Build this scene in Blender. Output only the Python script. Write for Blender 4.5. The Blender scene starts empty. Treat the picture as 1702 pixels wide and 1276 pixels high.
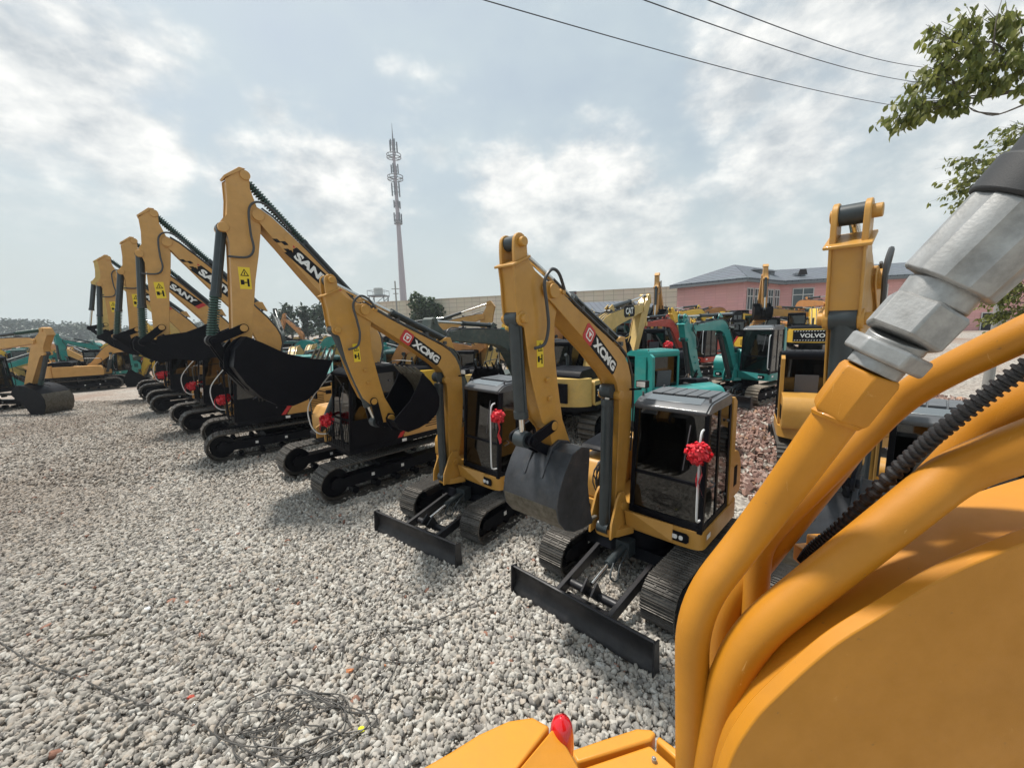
import bpy, math, random
from math import sin, cos, pi, radians
from mathutils import Vector, Matrix, noise
random.seed(7)
sc = bpy.context.scene
col = sc.collection

# ------------------------------------------------------------------ camera, sky, sun, exposure
PX, PY, FPX, PITCH, ROLL, EYE = 1702, 1276, 667.0, 0.1489, -0.0283, 3.598
fwd = Vector((0, cos(PITCH), -sin(PITCH))); up0 = Vector((0, sin(PITCH), cos(PITCH))); r0 = Vector((1, 0, 0))
cr, sr = cos(ROLL), sin(ROLL)
rt = r0*cr + up0*sr; up = up0*cr - r0*sr
cam = bpy.data.cameras.new('camera'); camo = bpy.data.objects.new('camera', cam); col.objects.link(camo)
camo.matrix_world = Matrix(((rt.x, up.x, -fwd.x, 0), (rt.y, up.y, -fwd.y, 0), (rt.z, up.z, -fwd.z, EYE), (0, 0, 0, 1)))
cam.sensor_width = 36; cam.lens = 36*FPX/PX; cam.clip_start = 0.02; cam.clip_end = 3000
sc.camera = camo
sc.view_settings.view_transform = 'Standard'; sc.view_settings.look = 'None'
sc.view_settings.exposure = 0.26; sc.view_settings.gamma = 1.0
SUN_EL, SUN_AZ = radians(68), radians(-58)          # azimuth from +Y towards +X; sun behind the row, to the left
sd = Vector((sin(SUN_AZ)*cos(SUN_EL), cos(SUN_AZ)*cos(SUN_EL), sin(SUN_EL)))
sun = bpy.data.lights.new('sun', 'SUN'); sun.energy = 4.1; sun.angle = radians(7); sun.color = (1, .95, .87)
suno = bpy.data.objects.new('sun', sun); col.objects.link(suno)
suno.rotation_euler = sd.to_track_quat('Z', 'Y').to_euler(); suno.location = (0, 0, 40)

def raydir(px, py):
    A = (px-PX/2)/FPX; B = (py-PY/2)/FPX
    a = A*cr+B*sr; b = -A*sr+B*cr
    return Vector((a, cos(PITCH)-b*sin(PITCH), -sin(PITCH)-b*cos(PITCH)))
def at(px, py, Y):
    """the world point at forward distance Y that the photo shows at (px, py)"""
    d = raydir(px, py); t = Y/d.y
    return Vector((d.x*t, Y, EYE+d.z*t))
def atd(px, py, D):
    "world point at optical depth D"
    d = raydir(px, py); return Vector((0, 0, EYE))+d*D
def hz(x, y):
    w = min(1, max(0, (x+2)/8)); w = w*w*(3-2*w)
    return w*min(1.6, 0.052*max(0, y-5)) 
def onground(px, py):
    d = raydir(px, py); t = EYE/-d.z
    for _ in range(12): t = (EYE-hz(d.x*t, d.y*t))/-d.z
    return Vector((d.x*t, d.y*t, EYE+d.z*t))

w = bpy.data.worlds.new('World'); sc.world = w; w.use_nodes = True
nt = w.node_tree; nt.nodes.clear(); N = nt.nodes.new; L = nt.links.new
out = N('ShaderNodeOutputWorld'); bg = N('ShaderNodeBackground'); bg.inputs[1].default_value = 0.097
sky = N('ShaderNodeTexSky'); sky.sky_type = 'NISHITA'; sky.sun_disc = False
sky.sun_elevation = SUN_EL; sky.sun_rotation = SUN_AZ; sky.air_density = 1.4; sky.dust_density = 4.0
tc = N('ShaderNodeTexCoord')
def wmath(op, a, b=None, clamp=False):
    m = N('ShaderNodeMath'); m.operation = op; m.use_clamp = clamp
    for i, v in enumerate((a, b)):
        if v is None: continue
        if isinstance(v, (int, float)): m.inputs[i].default_value = v
        else: L(v, m.inputs[i])
    return m.outputs[0]
def wmix(f, a, b):
    m = N('ShaderNodeMix'); m.data_type = 'RGBA'
    for s, v in ((m.inputs[0], f), (m.inputs[6], a), (m.inputs[7], b)):
        if isinstance(v, (int, float)): s.default_value = v
        elif isinstance(v, tuple): s.default_value = v
        else: L(v, s)
    return m.outputs[2]
sep = N('ShaderNodeSeparateXYZ'); L(tc.outputs['Generated'], sep.inputs[0])
n1 = N('ShaderNodeTexNoise'); n1.inputs['Scale'].default_value = 4.4; n1.inputs['Detail'].default_value = 9; n1.inputs['Roughness'].default_value = .56
mp = N('ShaderNodeMapping'); mp.inputs['Scale'].default_value = (1, 1, 1.7); L(tc.outputs['Generated'], mp.inputs[0]); L(mp.outputs[0], n1.inputs['Vector'])
n2 = N('ShaderNodeTexNoise'); n2.inputs['Scale'].default_value = 11; n2.inputs['Detail'].default_value = 8; n2.inputs['Roughness'].default_value = .6; L(mp.outputs[0], n2.inputs['Vector'])
# cloud banks: soft lobes round fixed sky directions, their edges broken up by the noise
lobes = [(60, 110, .20, .9), (190, 150, .10, .35), (215, 245, .11, .9), (120, 330, .2, .35), (445, 175, .06, .55), (500, 260, .09, .55), (560, 330, .18, .85), (440, 330, .15, .6),
         (860, 340, .15, .85), (980, 350, .19, .95), (1070, 390, .15, .8), (1240, 120, .15, .9), (1300, 260, .15, .85), (1400, 60, .22, .85), (1230, 330, .13, .5), (1600, 160, .25, .6), (700, 190, .16, .25), (1560, 380, .2, .5), (300, 60, .16, .15)]
acc = None
for (px, py, rad, amp) in lobes:
    d = raydir(px, py).normalized()
    vm = N('ShaderNodeVectorMath'); vm.operation = 'DISTANCE'; L(tc.outputs['Generated'], vm.inputs[0]); vm.inputs[1].default_value = d
    mr = N('ShaderNodeMapRange'); mr.interpolation_type = 'SMOOTHSTEP'; L(vm.outputs['Value'], mr.inputs[0])
    mr.inputs[1].default_value = rad*1.35; mr.inputs[2].default_value = rad*.1; mr.inputs[3].default_value = 0; mr.inputs[4].default_value = amp
    acc = mr.outputs[0] if acc is None else wmath('MAXIMUM', acc, mr.outputs[0])
nz = wmath('ADD', wmath('MULTIPLY', wmath('SUBTRACT', n1.outputs[0], .5), 1.9), wmath('MULTIPLY', wmath('SUBTRACT', n2.outputs[0], .5), .9))
vo = N('ShaderNodeTexVoronoi'); vo.inputs['Scale'].default_value = 9; vo.inputs['Detail'].default_value = 3; vo.inputs['Roughness'].default_value = .55; vo.feature = 'F1'; vo.normalize = True; L(mp.outputs[0], vo.inputs['Vector'])
nz = wmath('ADD', wmath('MULTIPLY', nz, .75), wmath('MULTIPLY', wmath('SUBTRACT', .35, vo.outputs['Distance']), 1.1))
dens = wmath('ADD', wmath('MULTIPLY', acc, 1.0), nz)
cl = N('ShaderNodeMapRange'); cl.interpolation_type = 'SMOOTHSTEP'; L(dens, cl.inputs[0]); cl.inputs[1].default_value = .16; cl.inputs[2].default_value = .82
# thin veil everywhere
veil = wmath('ADD', .72, wmath('MULTIPLY', wmath('SUBTRACT', n1.outputs[0], .5), .9), True)
base = wmix(veil, sky.outputs[0], (5.5, 6.35, 6.6, 1))
shade = wmath('MULTIPLY', wmath('ADD', wmath('MULTIPLY', n2.outputs[0], 1.0), wmath('MULTIPLY', n1.outputs[0], .6)), 1.0)
cr_ = N('ShaderNodeValToRGB'); L(shade, cr_.inputs[0])
cr_.color_ramp.elements[0].position = .62; cr_.color_ramp.elements[0].color = (4.7, 5.1, 5.4, 1)
cr_.color_ramp.elements[1].position = .98; cr_.color_ramp.elements[1].color = (9.6, 9.5, 9.1, 1)
withcl = wmix(wmath('MULTIPLY', cl.outputs[0], .92), base, cr_.outputs[0])
hzr = N('ShaderNodeMapRange'); L(sep.outputs[2], hzr.inputs[0]); hzr.inputs[1].default_value = .30; hzr.inputs[2].default_value = -.02; hzr.inputs[3].default_value = 0; hzr.inputs[4].default_value = .85
final = wmix(hzr.outputs[0], withcl, (6.0, 6.7, 6.6, 1))
L(final, bg.inputs[0]); L(bg.outputs[0], out.inputs[0])

# ------------------------------------------------------------------ materials
MATS = {}
def mat(name, c, rough=.5, scr=0., *a, **k): return mat_(name, c, rough, *a, scr=scr, **k)
def mat_(name, c, rough=.5, metal=0., var=.0, vscale=8., bump=0., bscale=60., coat=0., spec=.5, dirt=0., c2=None, emit=None, scr=0.):
    if name in MATS: return MATS[name]
    m = bpy.data.materials.new(name); m.use_nodes = True; nt = m.node_tree; b = nt.nodes['Principled BSDF']
    N = nt.nodes.new; L = nt.links.new
    b.inputs['Base Color'].default_value = (*c, 1); b.inputs['Roughness'].default_value = rough; b.inputs['Metallic'].default_value = metal
    b.inputs['Coat Weight'].default_value = coat; b.inputs['Specular IOR Level'].default_value = spec
    tc = N('ShaderNodeTexCoord')
    if var or c2:
        n = N('ShaderNodeTexNoise'); n.inputs['Scale'].default_value = vscale; n.inputs['Detail'].default_value = 6; n.inputs['Roughness'].default_value = .65
        L(tc.outputs['Object'], n.inputs['Vector'])
        r = N('ShaderNodeValToRGB'); r.color_ramp.elements[0].position = .3; r.color_ramp.elements[1].position = .7
        d = c2 if c2 else tuple(x*(1-var) for x in c)
        r.color_ramp.elements[0].color = (*d, 1); r.color_ramp.elements[1].color = (*(c if c2 else tuple(min(1, x*(1+var*.5)) for x in c)), 1)
        L(n.outputs[0], r.inputs[0]); src = r.outputs[0]
        if dirt:
            n3 = N('ShaderNodeTexNoise'); n3.inputs['Scale'].default_value = 3.1; n3.inputs['Detail'].default_value = 9; n3.inputs['Roughness'].default_value = .7
            L(tc.outputs['Object'], n3.inputs['Vector'])
            mr = N('ShaderNodeMapRange'); L(n3.outputs[0], mr.inputs[0]); mr.inputs[1].default_value = .5; mr.inputs[2].default_value = .75; mr.inputs[4].default_value = dirt
            mx = N('ShaderNodeMix'); mx.data_type = 'RGBA'; L(mr.outputs[0], mx.inputs[0]); L(src, mx.inputs[6]); mx.inputs[7].default_value = (.28, .22, .16, 1)
            src = mx.outputs[2]
        if scr:
            mq = N('ShaderNodeMapping'); mq.inputs['Scale'].default_value = (2.5, 40, 2.5); mq.inputs['Rotation'].default_value = (.4, .5, .9); L(tc.outputs['Object'], mq.inputs[0])
            n6 = N('ShaderNodeTexNoise'); n6.inputs['Scale'].default_value = 6; n6.inputs['Detail'].default_value = 7; n6.inputs['Roughness'].default_value = .7; L(mq.outputs[0], n6.inputs['Vector'])
            n7 = N('ShaderNodeTexNoise'); n7.inputs['Scale'].default_value = 60; n7.inputs['Detail'].default_value = 5; n7.inputs['Roughness'].default_value = .8; L(tc.outputs['Object'], n7.inputs['Vector'])
            for nn_, lo, hi, cc, am in ((n6, .66, .70, (.78, .50, .16), scr), (n7, .655, .70, (.20, .10, .03), scr*1.2)):
                mr = N('ShaderNodeMapRange'); L(nn_.outputs[0], mr.inputs[0]); mr.inputs[1].default_value = lo; mr.inputs[2].default_value = hi; mr.inputs[4].default_value = am
                mx = N('ShaderNodeMix'); mx.data_type = 'RGBA'; L(mr.outputs[0], mx.inputs[0]); L(src, mx.inputs[6]); mx.inputs[7].default_value = (*cc, 1); src = mx.outputs[2]
        L(src, b.inputs['Base Color'])
        rr = N('ShaderNodeMapRange'); L(n.outputs[0], rr.inputs[0]); rr.inputs[1].default_value = .3; rr.inputs[2].default_value = .7
        rr.inputs[3].default_value = min(1, rough*1.25); rr.inputs[4].default_value = rough*.85; L(rr.outputs[0], b.inputs['Roughness'])
    if bump:
        n = N('ShaderNodeTexNoise'); n.inputs['Scale'].default_value = bscale; n.inputs['Detail'].default_value = 4
        L(tc.outputs['Object'], n.inputs['Vector'])
        bu = N('ShaderNodeBump'); bu.inputs['Strength'].default_value = bump; bu.inputs['Distance'].default_value = .01
        L(n.outputs[0], bu.inputs['Height']); L(bu.outputs[0], b.inputs['Normal'])
    if emit: b.inputs['Emission Color'].default_value = (*emit, 1); b.inputs['Emission Strength'].default_value = 1
    MATS[name] = m; return m
YEL = mat('paint_yellow', (.50, .255, .045), .42, .35, var=.16, vscale=3, dirt=.22, coat=.15, bump=.04, bscale=160)
OCH = mat('paint_ochre', (.56, .30, .085), .45, .3, var=.14, vscale=3, dirt=.2, coat=.1, bump=.04, bscale=160)
CATY = mat('paint_pale_yellow', (.62, .42, .13), .45, var=.16, vscale=3, dirt=.35, coat=.1)
LEMON = mat('paint_bright_yellow', (.75, .47, .05), .42, var=.14, vscale=3, dirt=.25)
ORG = mat('paint_orange', (.54, .235, .07), .42, var=.15, vscale=3, dirt=.3)
TEAL = mat('paint_teal', (.02, .27, .25), .35, var=.2, vscale=3, dirt=.2, coat=.3)
DTEAL = mat('paint_dark_teal', (.03, .10, .10), .4, var=.2, vscale=3, dirt=.2)
SLATE = mat('paint_slate_green', (.055, .075, .07), .5, var=.25, vscale=4, dirt=.3)
REDP = mat('paint_red', (.45, .05, .03), .4, var=.2, dirt=.2)
FGY = mat('paint_foreground', (.51, .205, .007), .5, .5, var=.12, vscale=9, bump=.10, bscale=900, coat=.05, dirt=.06)
BLK = mat('paint_black', (.0035, .0042, .0075), .45, var=.3, vscale=6, dirt=.012, spec=.12)
CHAR = mat('cab_charcoal', (.075, .082, .092), .4, var=.12, vscale=5, dirt=.10, coat=.15)
DGREY = mat('bucket_grey', (.05, .053, .06), .42, .25, metal=.35, var=.45, vscale=4, bump=.10, dirt=.18)
WORN = mat('worn_steel', (.16, .145, .12), .6, metal=.4, var=.4, vscale=12, c2=(.07, .06, .04), bump=.2)
TRK = mat('track_steel', (.10, .092, .083), .45, metal=.5, var=.4, vscale=9, bump=.1)
TRKD = mat('track_dusty', (.24, .20, .155), .75, var=.35, vscale=9, bump=.2)
RUB = mat('rubber', (.016, .016, .018), .55)
HOSE = mat('hose', (.05, .052, .055), .45)
SPRG = mat('spring_guard_green', (.035, .085, .07), .5)
CYLB = mat('cylinder_barrel', (.03, .04, .045), .4, var=.2)
CHROME = mat('chrome_rod', (.62, .62, .60), .22, metal=1)
STEEL = mat('fitting_silver', (.36, .36, .355), .42, metal=.55, var=.35, vscale=40, bump=.05, bscale=300)
WHITE = mat('white_paint', (.78, .78, .76), .5)
REDD = mat('decal_red', (.50, .03, .03), .45)
BLKD = mat('decal_black', (.010, .010, .012), .7, spec=.25)
LBL = mat('label_yellow', (.80, .58, .03), .5)
RIB = mat('ribbon_red', (.72, .015, .03), .42, var=.2, vscale=30, coat=.2)
FOIL = mat('foam_wrap', (.62, .64, .66), .55, bump=.3, bscale=50)
LAMP = mat('lamp_lens', (.75, .76, .76), .12, spec=.8)
SEAT = mat('seat_fabric', (.09, .09, .10), .8); BLADE = mat('blade_black', (.022, .022, .026), .42, metal=.2, var=.4, vscale=6, dirt=.12, bump=.08)
def glassmat(name, tint, refl=.0):
    m = bpy.data.materials.new(name); m.use_nodes = True; nt = m.node_tree; nt.nodes.clear(); N = nt.nodes.new
    o = N('ShaderNodeOutputMaterial'); t = N('ShaderNodeBsdfTransparent'); t.inputs[0].default_value = (*tint, 1)
    g = N('ShaderNodeBsdfGlossy'); g.inputs['Roughness'].default_value = .03; lw = N('ShaderNodeLayerWeight'); lw.inputs[0].default_value = .5; pw = N('ShaderNodeMath'); pw.operation = 'POWER'; nt.links.new(lw.outputs['Facing'], pw.inputs[0]); pw.inputs[1].default_value = 3.5; f = N('ShaderNodeMath'); f.operation = 'MULTIPLY_ADD'; nt.links.new(pw.outputs[0], f.inputs[0]); f.inputs[1].default_value = .8; f.inputs[2].default_value = .07
    x = N('ShaderNodeMixShader'); nt.links.new(f.outputs[0], x.inputs[0]); nt.links.new(t.outputs[0], x.inputs[1]); nt.links.new(g.outputs[0], x.inputs[2])
    nt.links.new(x.outputs[0], o.inputs[0]); return m
GLASS = glassmat('cab_glass', (.30, .35, .35)); GLASSD = glassmat('cab_glass_dark', (.17, .19, .20)); GLASSB = glassmat('cab_glass_black', (.004, .005, .006)); GLASSR = glassmat('cab_glass_rear', (.14, .15, .16))
VISOR = mat('roof_visor', (.13, .15, .165), .25, spec=.7)
REDLENS = mat('red_lens', (.62, .004, .012), .1, coat=1.0)

# ------------------------------------------------------------------ mesh builder
def font_mesh(txt, shear=0., bold=.0, _c={}):
    k = (txt, shear, bold)
    if k not in _c:
        cu = bpy.data.curves.new('t', 'FONT'); cu.body = txt; cu.size = 1; cu.shear = shear; cu.offset = bold; cu.extrude = .0; cu.resolution_u = 3
        o = bpy.data.objects.new('t', cu); col.objects.link(o)
        dg = bpy.context.evaluated_depsgraph_get(); me = bpy.data.meshes.new_from_object(o.evaluated_get(dg))
        vs = [tuple(v.co) for v in me.vertices]; fs = [tuple(p.vertices) for p in me.polygons]
        bpy.data.objects.remove(o); bpy.data.curves.remove(cu); bpy.data.meshes.remove(me)
        xs = [v[0] for v in vs]; ys = [v[1] for v in vs]; x0, x1, y0, y1 = min(xs), max(xs), min(ys), max(ys)
        _c[k] = ([((v[0]-x0)/(x1-x0), (v[1]-y0)/(y1-y0)) for v in vs], fs)
    return _c[k]
def smoothpath(pts, n=6):
    P = [Vector(p) for p in pts]; P = [P[0]]+P+[P[-1]]; o = []
    for i in range(1, len(P)-2):
        for k in range(n):
            t = k/n; a, b, c, d = P[i-1:i+3]
            o.append(.5*((2*b)+(c-a)*t+(2*a-5*b+4*c-d)*t*t+(3*b-a-3*c+d)*t**3))
    o.append(P[-2]); return o
class MB:
    def __init__(s): s.v = []; s.f = []; s.m = []; s.cur = 0
    def mi(s, i): s.cur = i; return s
    def add(s, vs, fs):
        o = len(s.v); s.v += [Vector(v) for v in vs]; s.f += [tuple(i+o for i in f) for f in fs]; s.m += [s.cur]*len(fs); return s
    def box(s, x0, x1, y0, y1, z0, z1):
        return s.add([(x, y, z) for x in (x0, x1) for y in (y0, y1) for z in (z0, z1)],
                     [(0, 1, 3, 2), (4, 6, 7, 5), (0, 4, 5, 1), (2, 3, 7, 6), (0, 2, 6, 4), (1, 5, 7, 3)])
    def hexa(s, a, b):      # two quads (lists of 4 pts)
        return s.add(list(a)+list(b), [(3, 2, 1, 0), (4, 5, 6, 7)]+[(i, (i+1) % 4, 4+(i+1) % 4, 4+i) for i in range(4)])
    def prism(s, poly, y0, y1):
        n = len(poly)
        ar = sum(poly[i][0]*poly[(i+1) % n][1]-poly[(i+1) % n][0]*poly[i][1] for i in range(n))
        if ar < 0: poly = poly[::-1]
        return s.add([(p[0], y0, p[1]) for p in poly]+[(p[0], y1, p[1]) for p in poly],
                     [tuple(range(n)), tuple(range(2*n-1, n-1, -1))]+[(i, n+i, n+(i+1) % n, (i+1) % n) for i in range(n)])
    def plated(s, poly, y0, y1, inset=.012, th=.014):
        "fabricated box section: web set in between two side plates"
        s.prism(offset(poly, inset), y0+.003, y1-.003)
        s.prism(poly, y1-th, y1); s.prism(poly, y0, y0+th); return s
    def prismz(s, poly, z0, z1):
        n = len(poly)
        ar = sum(poly[i][0]*poly[(i+1) % n][1]-poly[(i+1) % n][0]*poly[i][1] for i in range(n))
        if ar < 0: poly = poly[::-1]
        return s.add([(p[0], p[1], z0) for p in poly]+[(p[0], p[1], z1) for p in poly],
                     [tuple(range(n-1, -1, -1)), tuple(range(n, 2*n))]+[(i, (i+1) % n, n+(i+1) % n, n+i) for i in range(n)])
    def tube(s, pts, r, n=8, caps=True):
        pts = [Vector(p) for p in pts]; k = len(pts); rs = r if isinstance(r, (list, tuple)) else [r]*k
        t = (pts[1]-pts[0]).normalized(); a = t.orthogonal().normalized(); vs = []
        for i, p in enumerate(pts):
            if i: t2 = ((pts[min(i+1, k-1)]-pts[i-1])).normalized(); a = (a-t2*a.dot(t2)).normalized() if (a-t2*a.dot(t2)).length > 1e-6 else a; t = t2
            b = t.cross(a)
            vs += [p+(a*cos(2*pi*j/n)+b*sin(2*pi*j/n))*rs[i] for j in range(n)]
        fs = [(i*n+j, i*n+(j+1) % n, (i+1)*n+(j+1) % n, (i+1)*n+j) for i in range(k-1) for j in range(n)]
        if caps: fs += [tuple(range(n-1, -1, -1)), tuple(range((k-1)*n, k*n))]
        return s.add(vs, fs)
    def cyl(s, p0, p1, r, n=14): return s.tube([p0, p1], r, n)
    def pin(s, x, z, r, y0, y1, n=16): return s.cyl((x, y0, z), (x, y1, z), r, n)
    def ball(s, c, r, n=10, sq=(1, 1, 1)):
        vs = []; m = n//2
        for i in range(m+1):
            for j in range(n):
                th = pi*i/m; vs.append((c[0]+r*sq[0]*sin(th)*cos(2*pi*j/n), c[1]+r*sq[1]*sin(th)*sin(2*pi*j/n), c[2]+r*sq[2]*cos(th)))
        return s.add(vs, [(i*n+j, (i+1)*n+j, (i+1)*n+(j+1) % n, i*n+(j+1) % n) for i in range(m) for j in range(n)])
    def text(s, txt, o, d, u, wdt, hgt, shear=0., bold=.03, lift=.004, mirror=False):
        vs, fs = font_mesh(txt, shear, bold); o = Vector(o); d = Vector(d).normalized(); u = Vector(u).normalized(); nn = d.cross(u)
        return s.add([o+d*(a*wdt)+u*(b*hgt)+nn*lift for a, b in vs], fs)
    def quadp(s, o, d, u, w0, h0, th=.003, lift=.0, cut=0., slant=0.):
        "thin plate in the plane (d,u)"
        o = Vector(o); d = Vector(d).normalized(); u = Vector(u).normalized(); nn = d.cross(u)
        P = [(cut, 0), (w0-cut, 0), (w0, cut), (w0, h0-cut), (w0-cut, h0), (cut, h0), (0, h0-cut), (0, cut)] if cut else [(0, 0), (w0, 0), (w0+slant, h0), (slant, h0)]
        n = len(P); a = [o+d*x+u*y+nn*lift for x, y in P]; b = [p+nn*th for p in a]
        return s.add(a+b, [tuple(range(n-1, -1, -1)), tuple(range(n, 2*n))]+[(i, (i+1) % n, n+(i+1) % n, n+i) for i in range(n)])
    def xf(s, fn): s.v = [Vector(fn(v)) for v in s.v]; return s
    def mesh(s, name, mats, ang=35):
        me = bpy.data.meshes.new(name); me.from_pydata([tuple(v) for v in s.v], [], s.f); me.update()
        for m in (mats if isinstance(mats, (list, tuple)) else [mats]): me.materials.append(m)
        me.polygons.foreach_set('material_index', s.m); me.polygons.foreach_set('use_smooth', [True]*len(s.f))
        me.set_sharp_from_angle(angle=radians(ang)); return me
    def build(s, name, mats, parent=None, ang=35, bevel=0, seg=2, mesh=None):
        return link(name, s.mesh(name, mats, ang), parent, bevel, seg)
def link(name, me, parent=None, bevel=0, seg=2):
    o = bpy.data.objects.new(name, me); col.objects.link(o)
    if parent is not None: o.parent = parent
    if bevel:
        b = o.modifiers.new('b', 'BEVEL'); b.width = bevel; b.segments = seg; b.limit_method = 'ANGLE'; b.angle_limit = radians(40); b.harden_normals = False
    return o
def offset(poly, d):
    n = len(poly); ar = sum(poly[i][0]*poly[(i+1) % n][1]-poly[(i+1) % n][0]*poly[i][1] for i in range(n)); sgn = 1 if ar > 0 else -1; o = []
    for i in range(n):
        a, b, c = Vector(poly[i-1]), Vector(poly[i]), Vector(poly[(i+1) % n])
        e, f = (b-a).normalized(), (c-b).normalized(); n1 = Vector((-e.y, e.x)); n2 = Vector((-f.y, f.x)); m = (n1+n2)
        m = m/max(.35, m.length_squared/2) if m.length > 1e-6 else n1
        p = b+m*(d*sgn); o.append((p.x, p.y))
    return o
def roundpoly(pts, r, n=4):
    o = []
    k = len(pts)
    for i in range(k):
        a, b, c = Vector(pts[i-1]), Vector(pts[i]), Vector(pts[(i+1) % k]); rr = min(r, (a-b).length*.45, (c-b).length*.45)
        p, q = b+(a-b).normalized()*rr, b+(c-b).normalized()*rr
        for j in range(n+1):
            t = j/n; x = p*(1-t)**2+b*2*t*(1-t)+q*t*t; o.append((x.x, x.y))
    return o
def tag(o, label=None, cat=None, group=None, kind=None):
    for k, v in (('label', label), ('category', cat), ('group', group), ('kind', kind)):
        if v: o[k] = v
    return o
def empty(name, loc, rz=0, sc_=1):
    o = bpy.data.objects.new(name, None); col.objects.link(o); o.location = loc; o.rotation_euler = (0, 0, rz); o.scale = (sc_,)*3; o.empty_display_size = .3
    return o

# ------------------------------------------------------------------ excavator builder
# side outlines in the machine's own plane (x forward, z up), reference pose
MINI = dict(
 boomY=-.2, bh=.125, foot=(.62, 1.10),
 boom=[(2.16, 3.86), (2.19, 3.93), (2.15, 3.99), (2.03, 3.99), (1.85, 3.88), (1.64, 3.75), (1.21, 3.52), (.92, 3.37), (.68, 3.24), (.53, 3.13), (.42, 3.00), (.35, 2.84), (.31, 2.6), (.32, 2.2), (.37, 1.8), (.45, 1.4), (.52, 1.1), (.58, 1.02), (.68, 1.02), (.73, 1.12), (.71, 1.5), (.67, 2.0), (.655, 2.4), (.67, 2.65), (.73, 2.80), (.84, 2.92), (1.01, 3.05), (1.24, 3.23), (1.46, 3.38), (1.72, 3.56), (2.02, 3.77)],
 stick=[(2.585, 4.13), (2.56, 3.95), (2.55, 3.75), (2.53, 3.60), (2.44, 3.54), (2.42, 3.42), (2.39, 3.2), (2.34, 2.99), (2.28, 2.79), (2.20, 2.57), (2.08, 2.44), (2.03, 2.25), (1.92, 2.13), (1.76, 2.10), (1.69, 2.18), (1.76, 2.33), (1.85, 2.52), (1.90, 2.76), (1.94, 3.0), (1.98, 3.3), (1.97, 3.6), (1.90, 3.80), (1.93, 3.96), (2.10, 4.0), (2.27, 4.09), (2.39, 4.22)],
 sh=.10, pin=(2.03, 3.90), top=(2.47, 4.33), ear=(2.47, 3.63), send=(1.80, 2.18), slink=(2.05, 2.50),
 la=.36, lb=.40, bl=(.26, 0.02), bw=.37, bs=1.0, bcyl=.045, rcyl=.028, armbase=(.52, 3.33), armr=.055, bcylpts=((.74, 2.68), (.80, .80)), cylpin=(.66, 2.62), two=False,
 bang=0)
MID = dict(
 boomY=-.1, bh=.2, foot=(.25, 1.65),
 boom=[(2.09, 5.83), (2.12, 5.93), (2.06, 6.03), (1.96, 5.98), (1.78, 5.86), (1.48, 5.58), (1.17, 5.28), (.78, 4.86), (.30, 4.33), (-.08, 3.90), (-.30, 3.58), (-.40, 3.34), (-.42, 3.1), (-.34, 2.8), (-.18, 2.4), (-.02, 2.0), (.10, 1.68), (.18, 1.56), (.32, 1.56), (.38, 1.68), (.34, 2.0), (.27, 2.4), (.22, 2.75), (.20, 3.0), (.24, 3.25), (.36, 3.55), (.60, 3.92), (.88, 4.28), (1.27, 4.76), (1.66, 5.27), (1.89, 5.56)],
 stick=[(2.49, 6.45), (2.50, 6.1), (2.54, 5.8), (2.66, 5.63), (2.66, 5.52), (2.58, 5.46), (2.55, 5.3), (2.57, 5.0), (2.60, 4.6), (2.64, 4.1), (2.68, 3.65), (2.68, 3.40), (2.60, 3.26), (2.46, 3.26), (2.38, 3.36), (2.34, 3.7), (2.27, 4.1), (2.19, 4.6), (2.08, 5.1), (1.99, 5.6), (1.97, 5.85), (2.03, 6.08), (2.10, 6.35), (2.09, 6.55), (2.13, 6.65), (2.22, 6.68)],
 sh=.16, pin=(2.02, 5.86), top=(2.16, 6.58), ear=(2.62, 5.56), send=(2.53, 3.36), slink=(2.50, 3.66),
 la=.56, lb=.58, bl=(.27, .02), bw=.60, bs=1.88, bcyl=.065, rcyl=.04, armbase=(.05, 4.28), armr=.075, bcylpts=((.12, 3.02), (1.05, 1.25)), cylpin=(.12, 3.02), two=True,
 bang=-1.15)
def rot2(p, c, a):
    dx, dz = p[0]-c[0], p[1]-c[1]; return (c[0]+dx*cos(a)-dz*sin(a), c[1]+dx*sin(a)+dz*cos(a))
def circ(A, ra, B, rb, fwd_):
    A, B = Vector(A), Vector(B); d = (B-A).length; d = max(1e-3, d)
    if d > ra+rb: s = d/(ra+rb)*1.001; ra *= s; rb *= s
    if d < abs(ra-rb): return A+(A-B).normalized()*ra if ra < rb else A+(B-A).normalized()*ra
    a = (ra*ra-rb*rb+d*d)/(2*d); h = math.sqrt(max(0, ra*ra-a*a)); m = A+(B-A)*(a/d); n = Vector((-(B-A).y, (B-A).x))/d
    p, q = m+n*h, m-n*h
    return p if (p-fwd_).length > (q-fwd_).length else q
CACHE = {}
def cached(key, fn):
    if key not in CACHE: CACHE[key] = fn()
    return CACHE[key]

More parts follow.
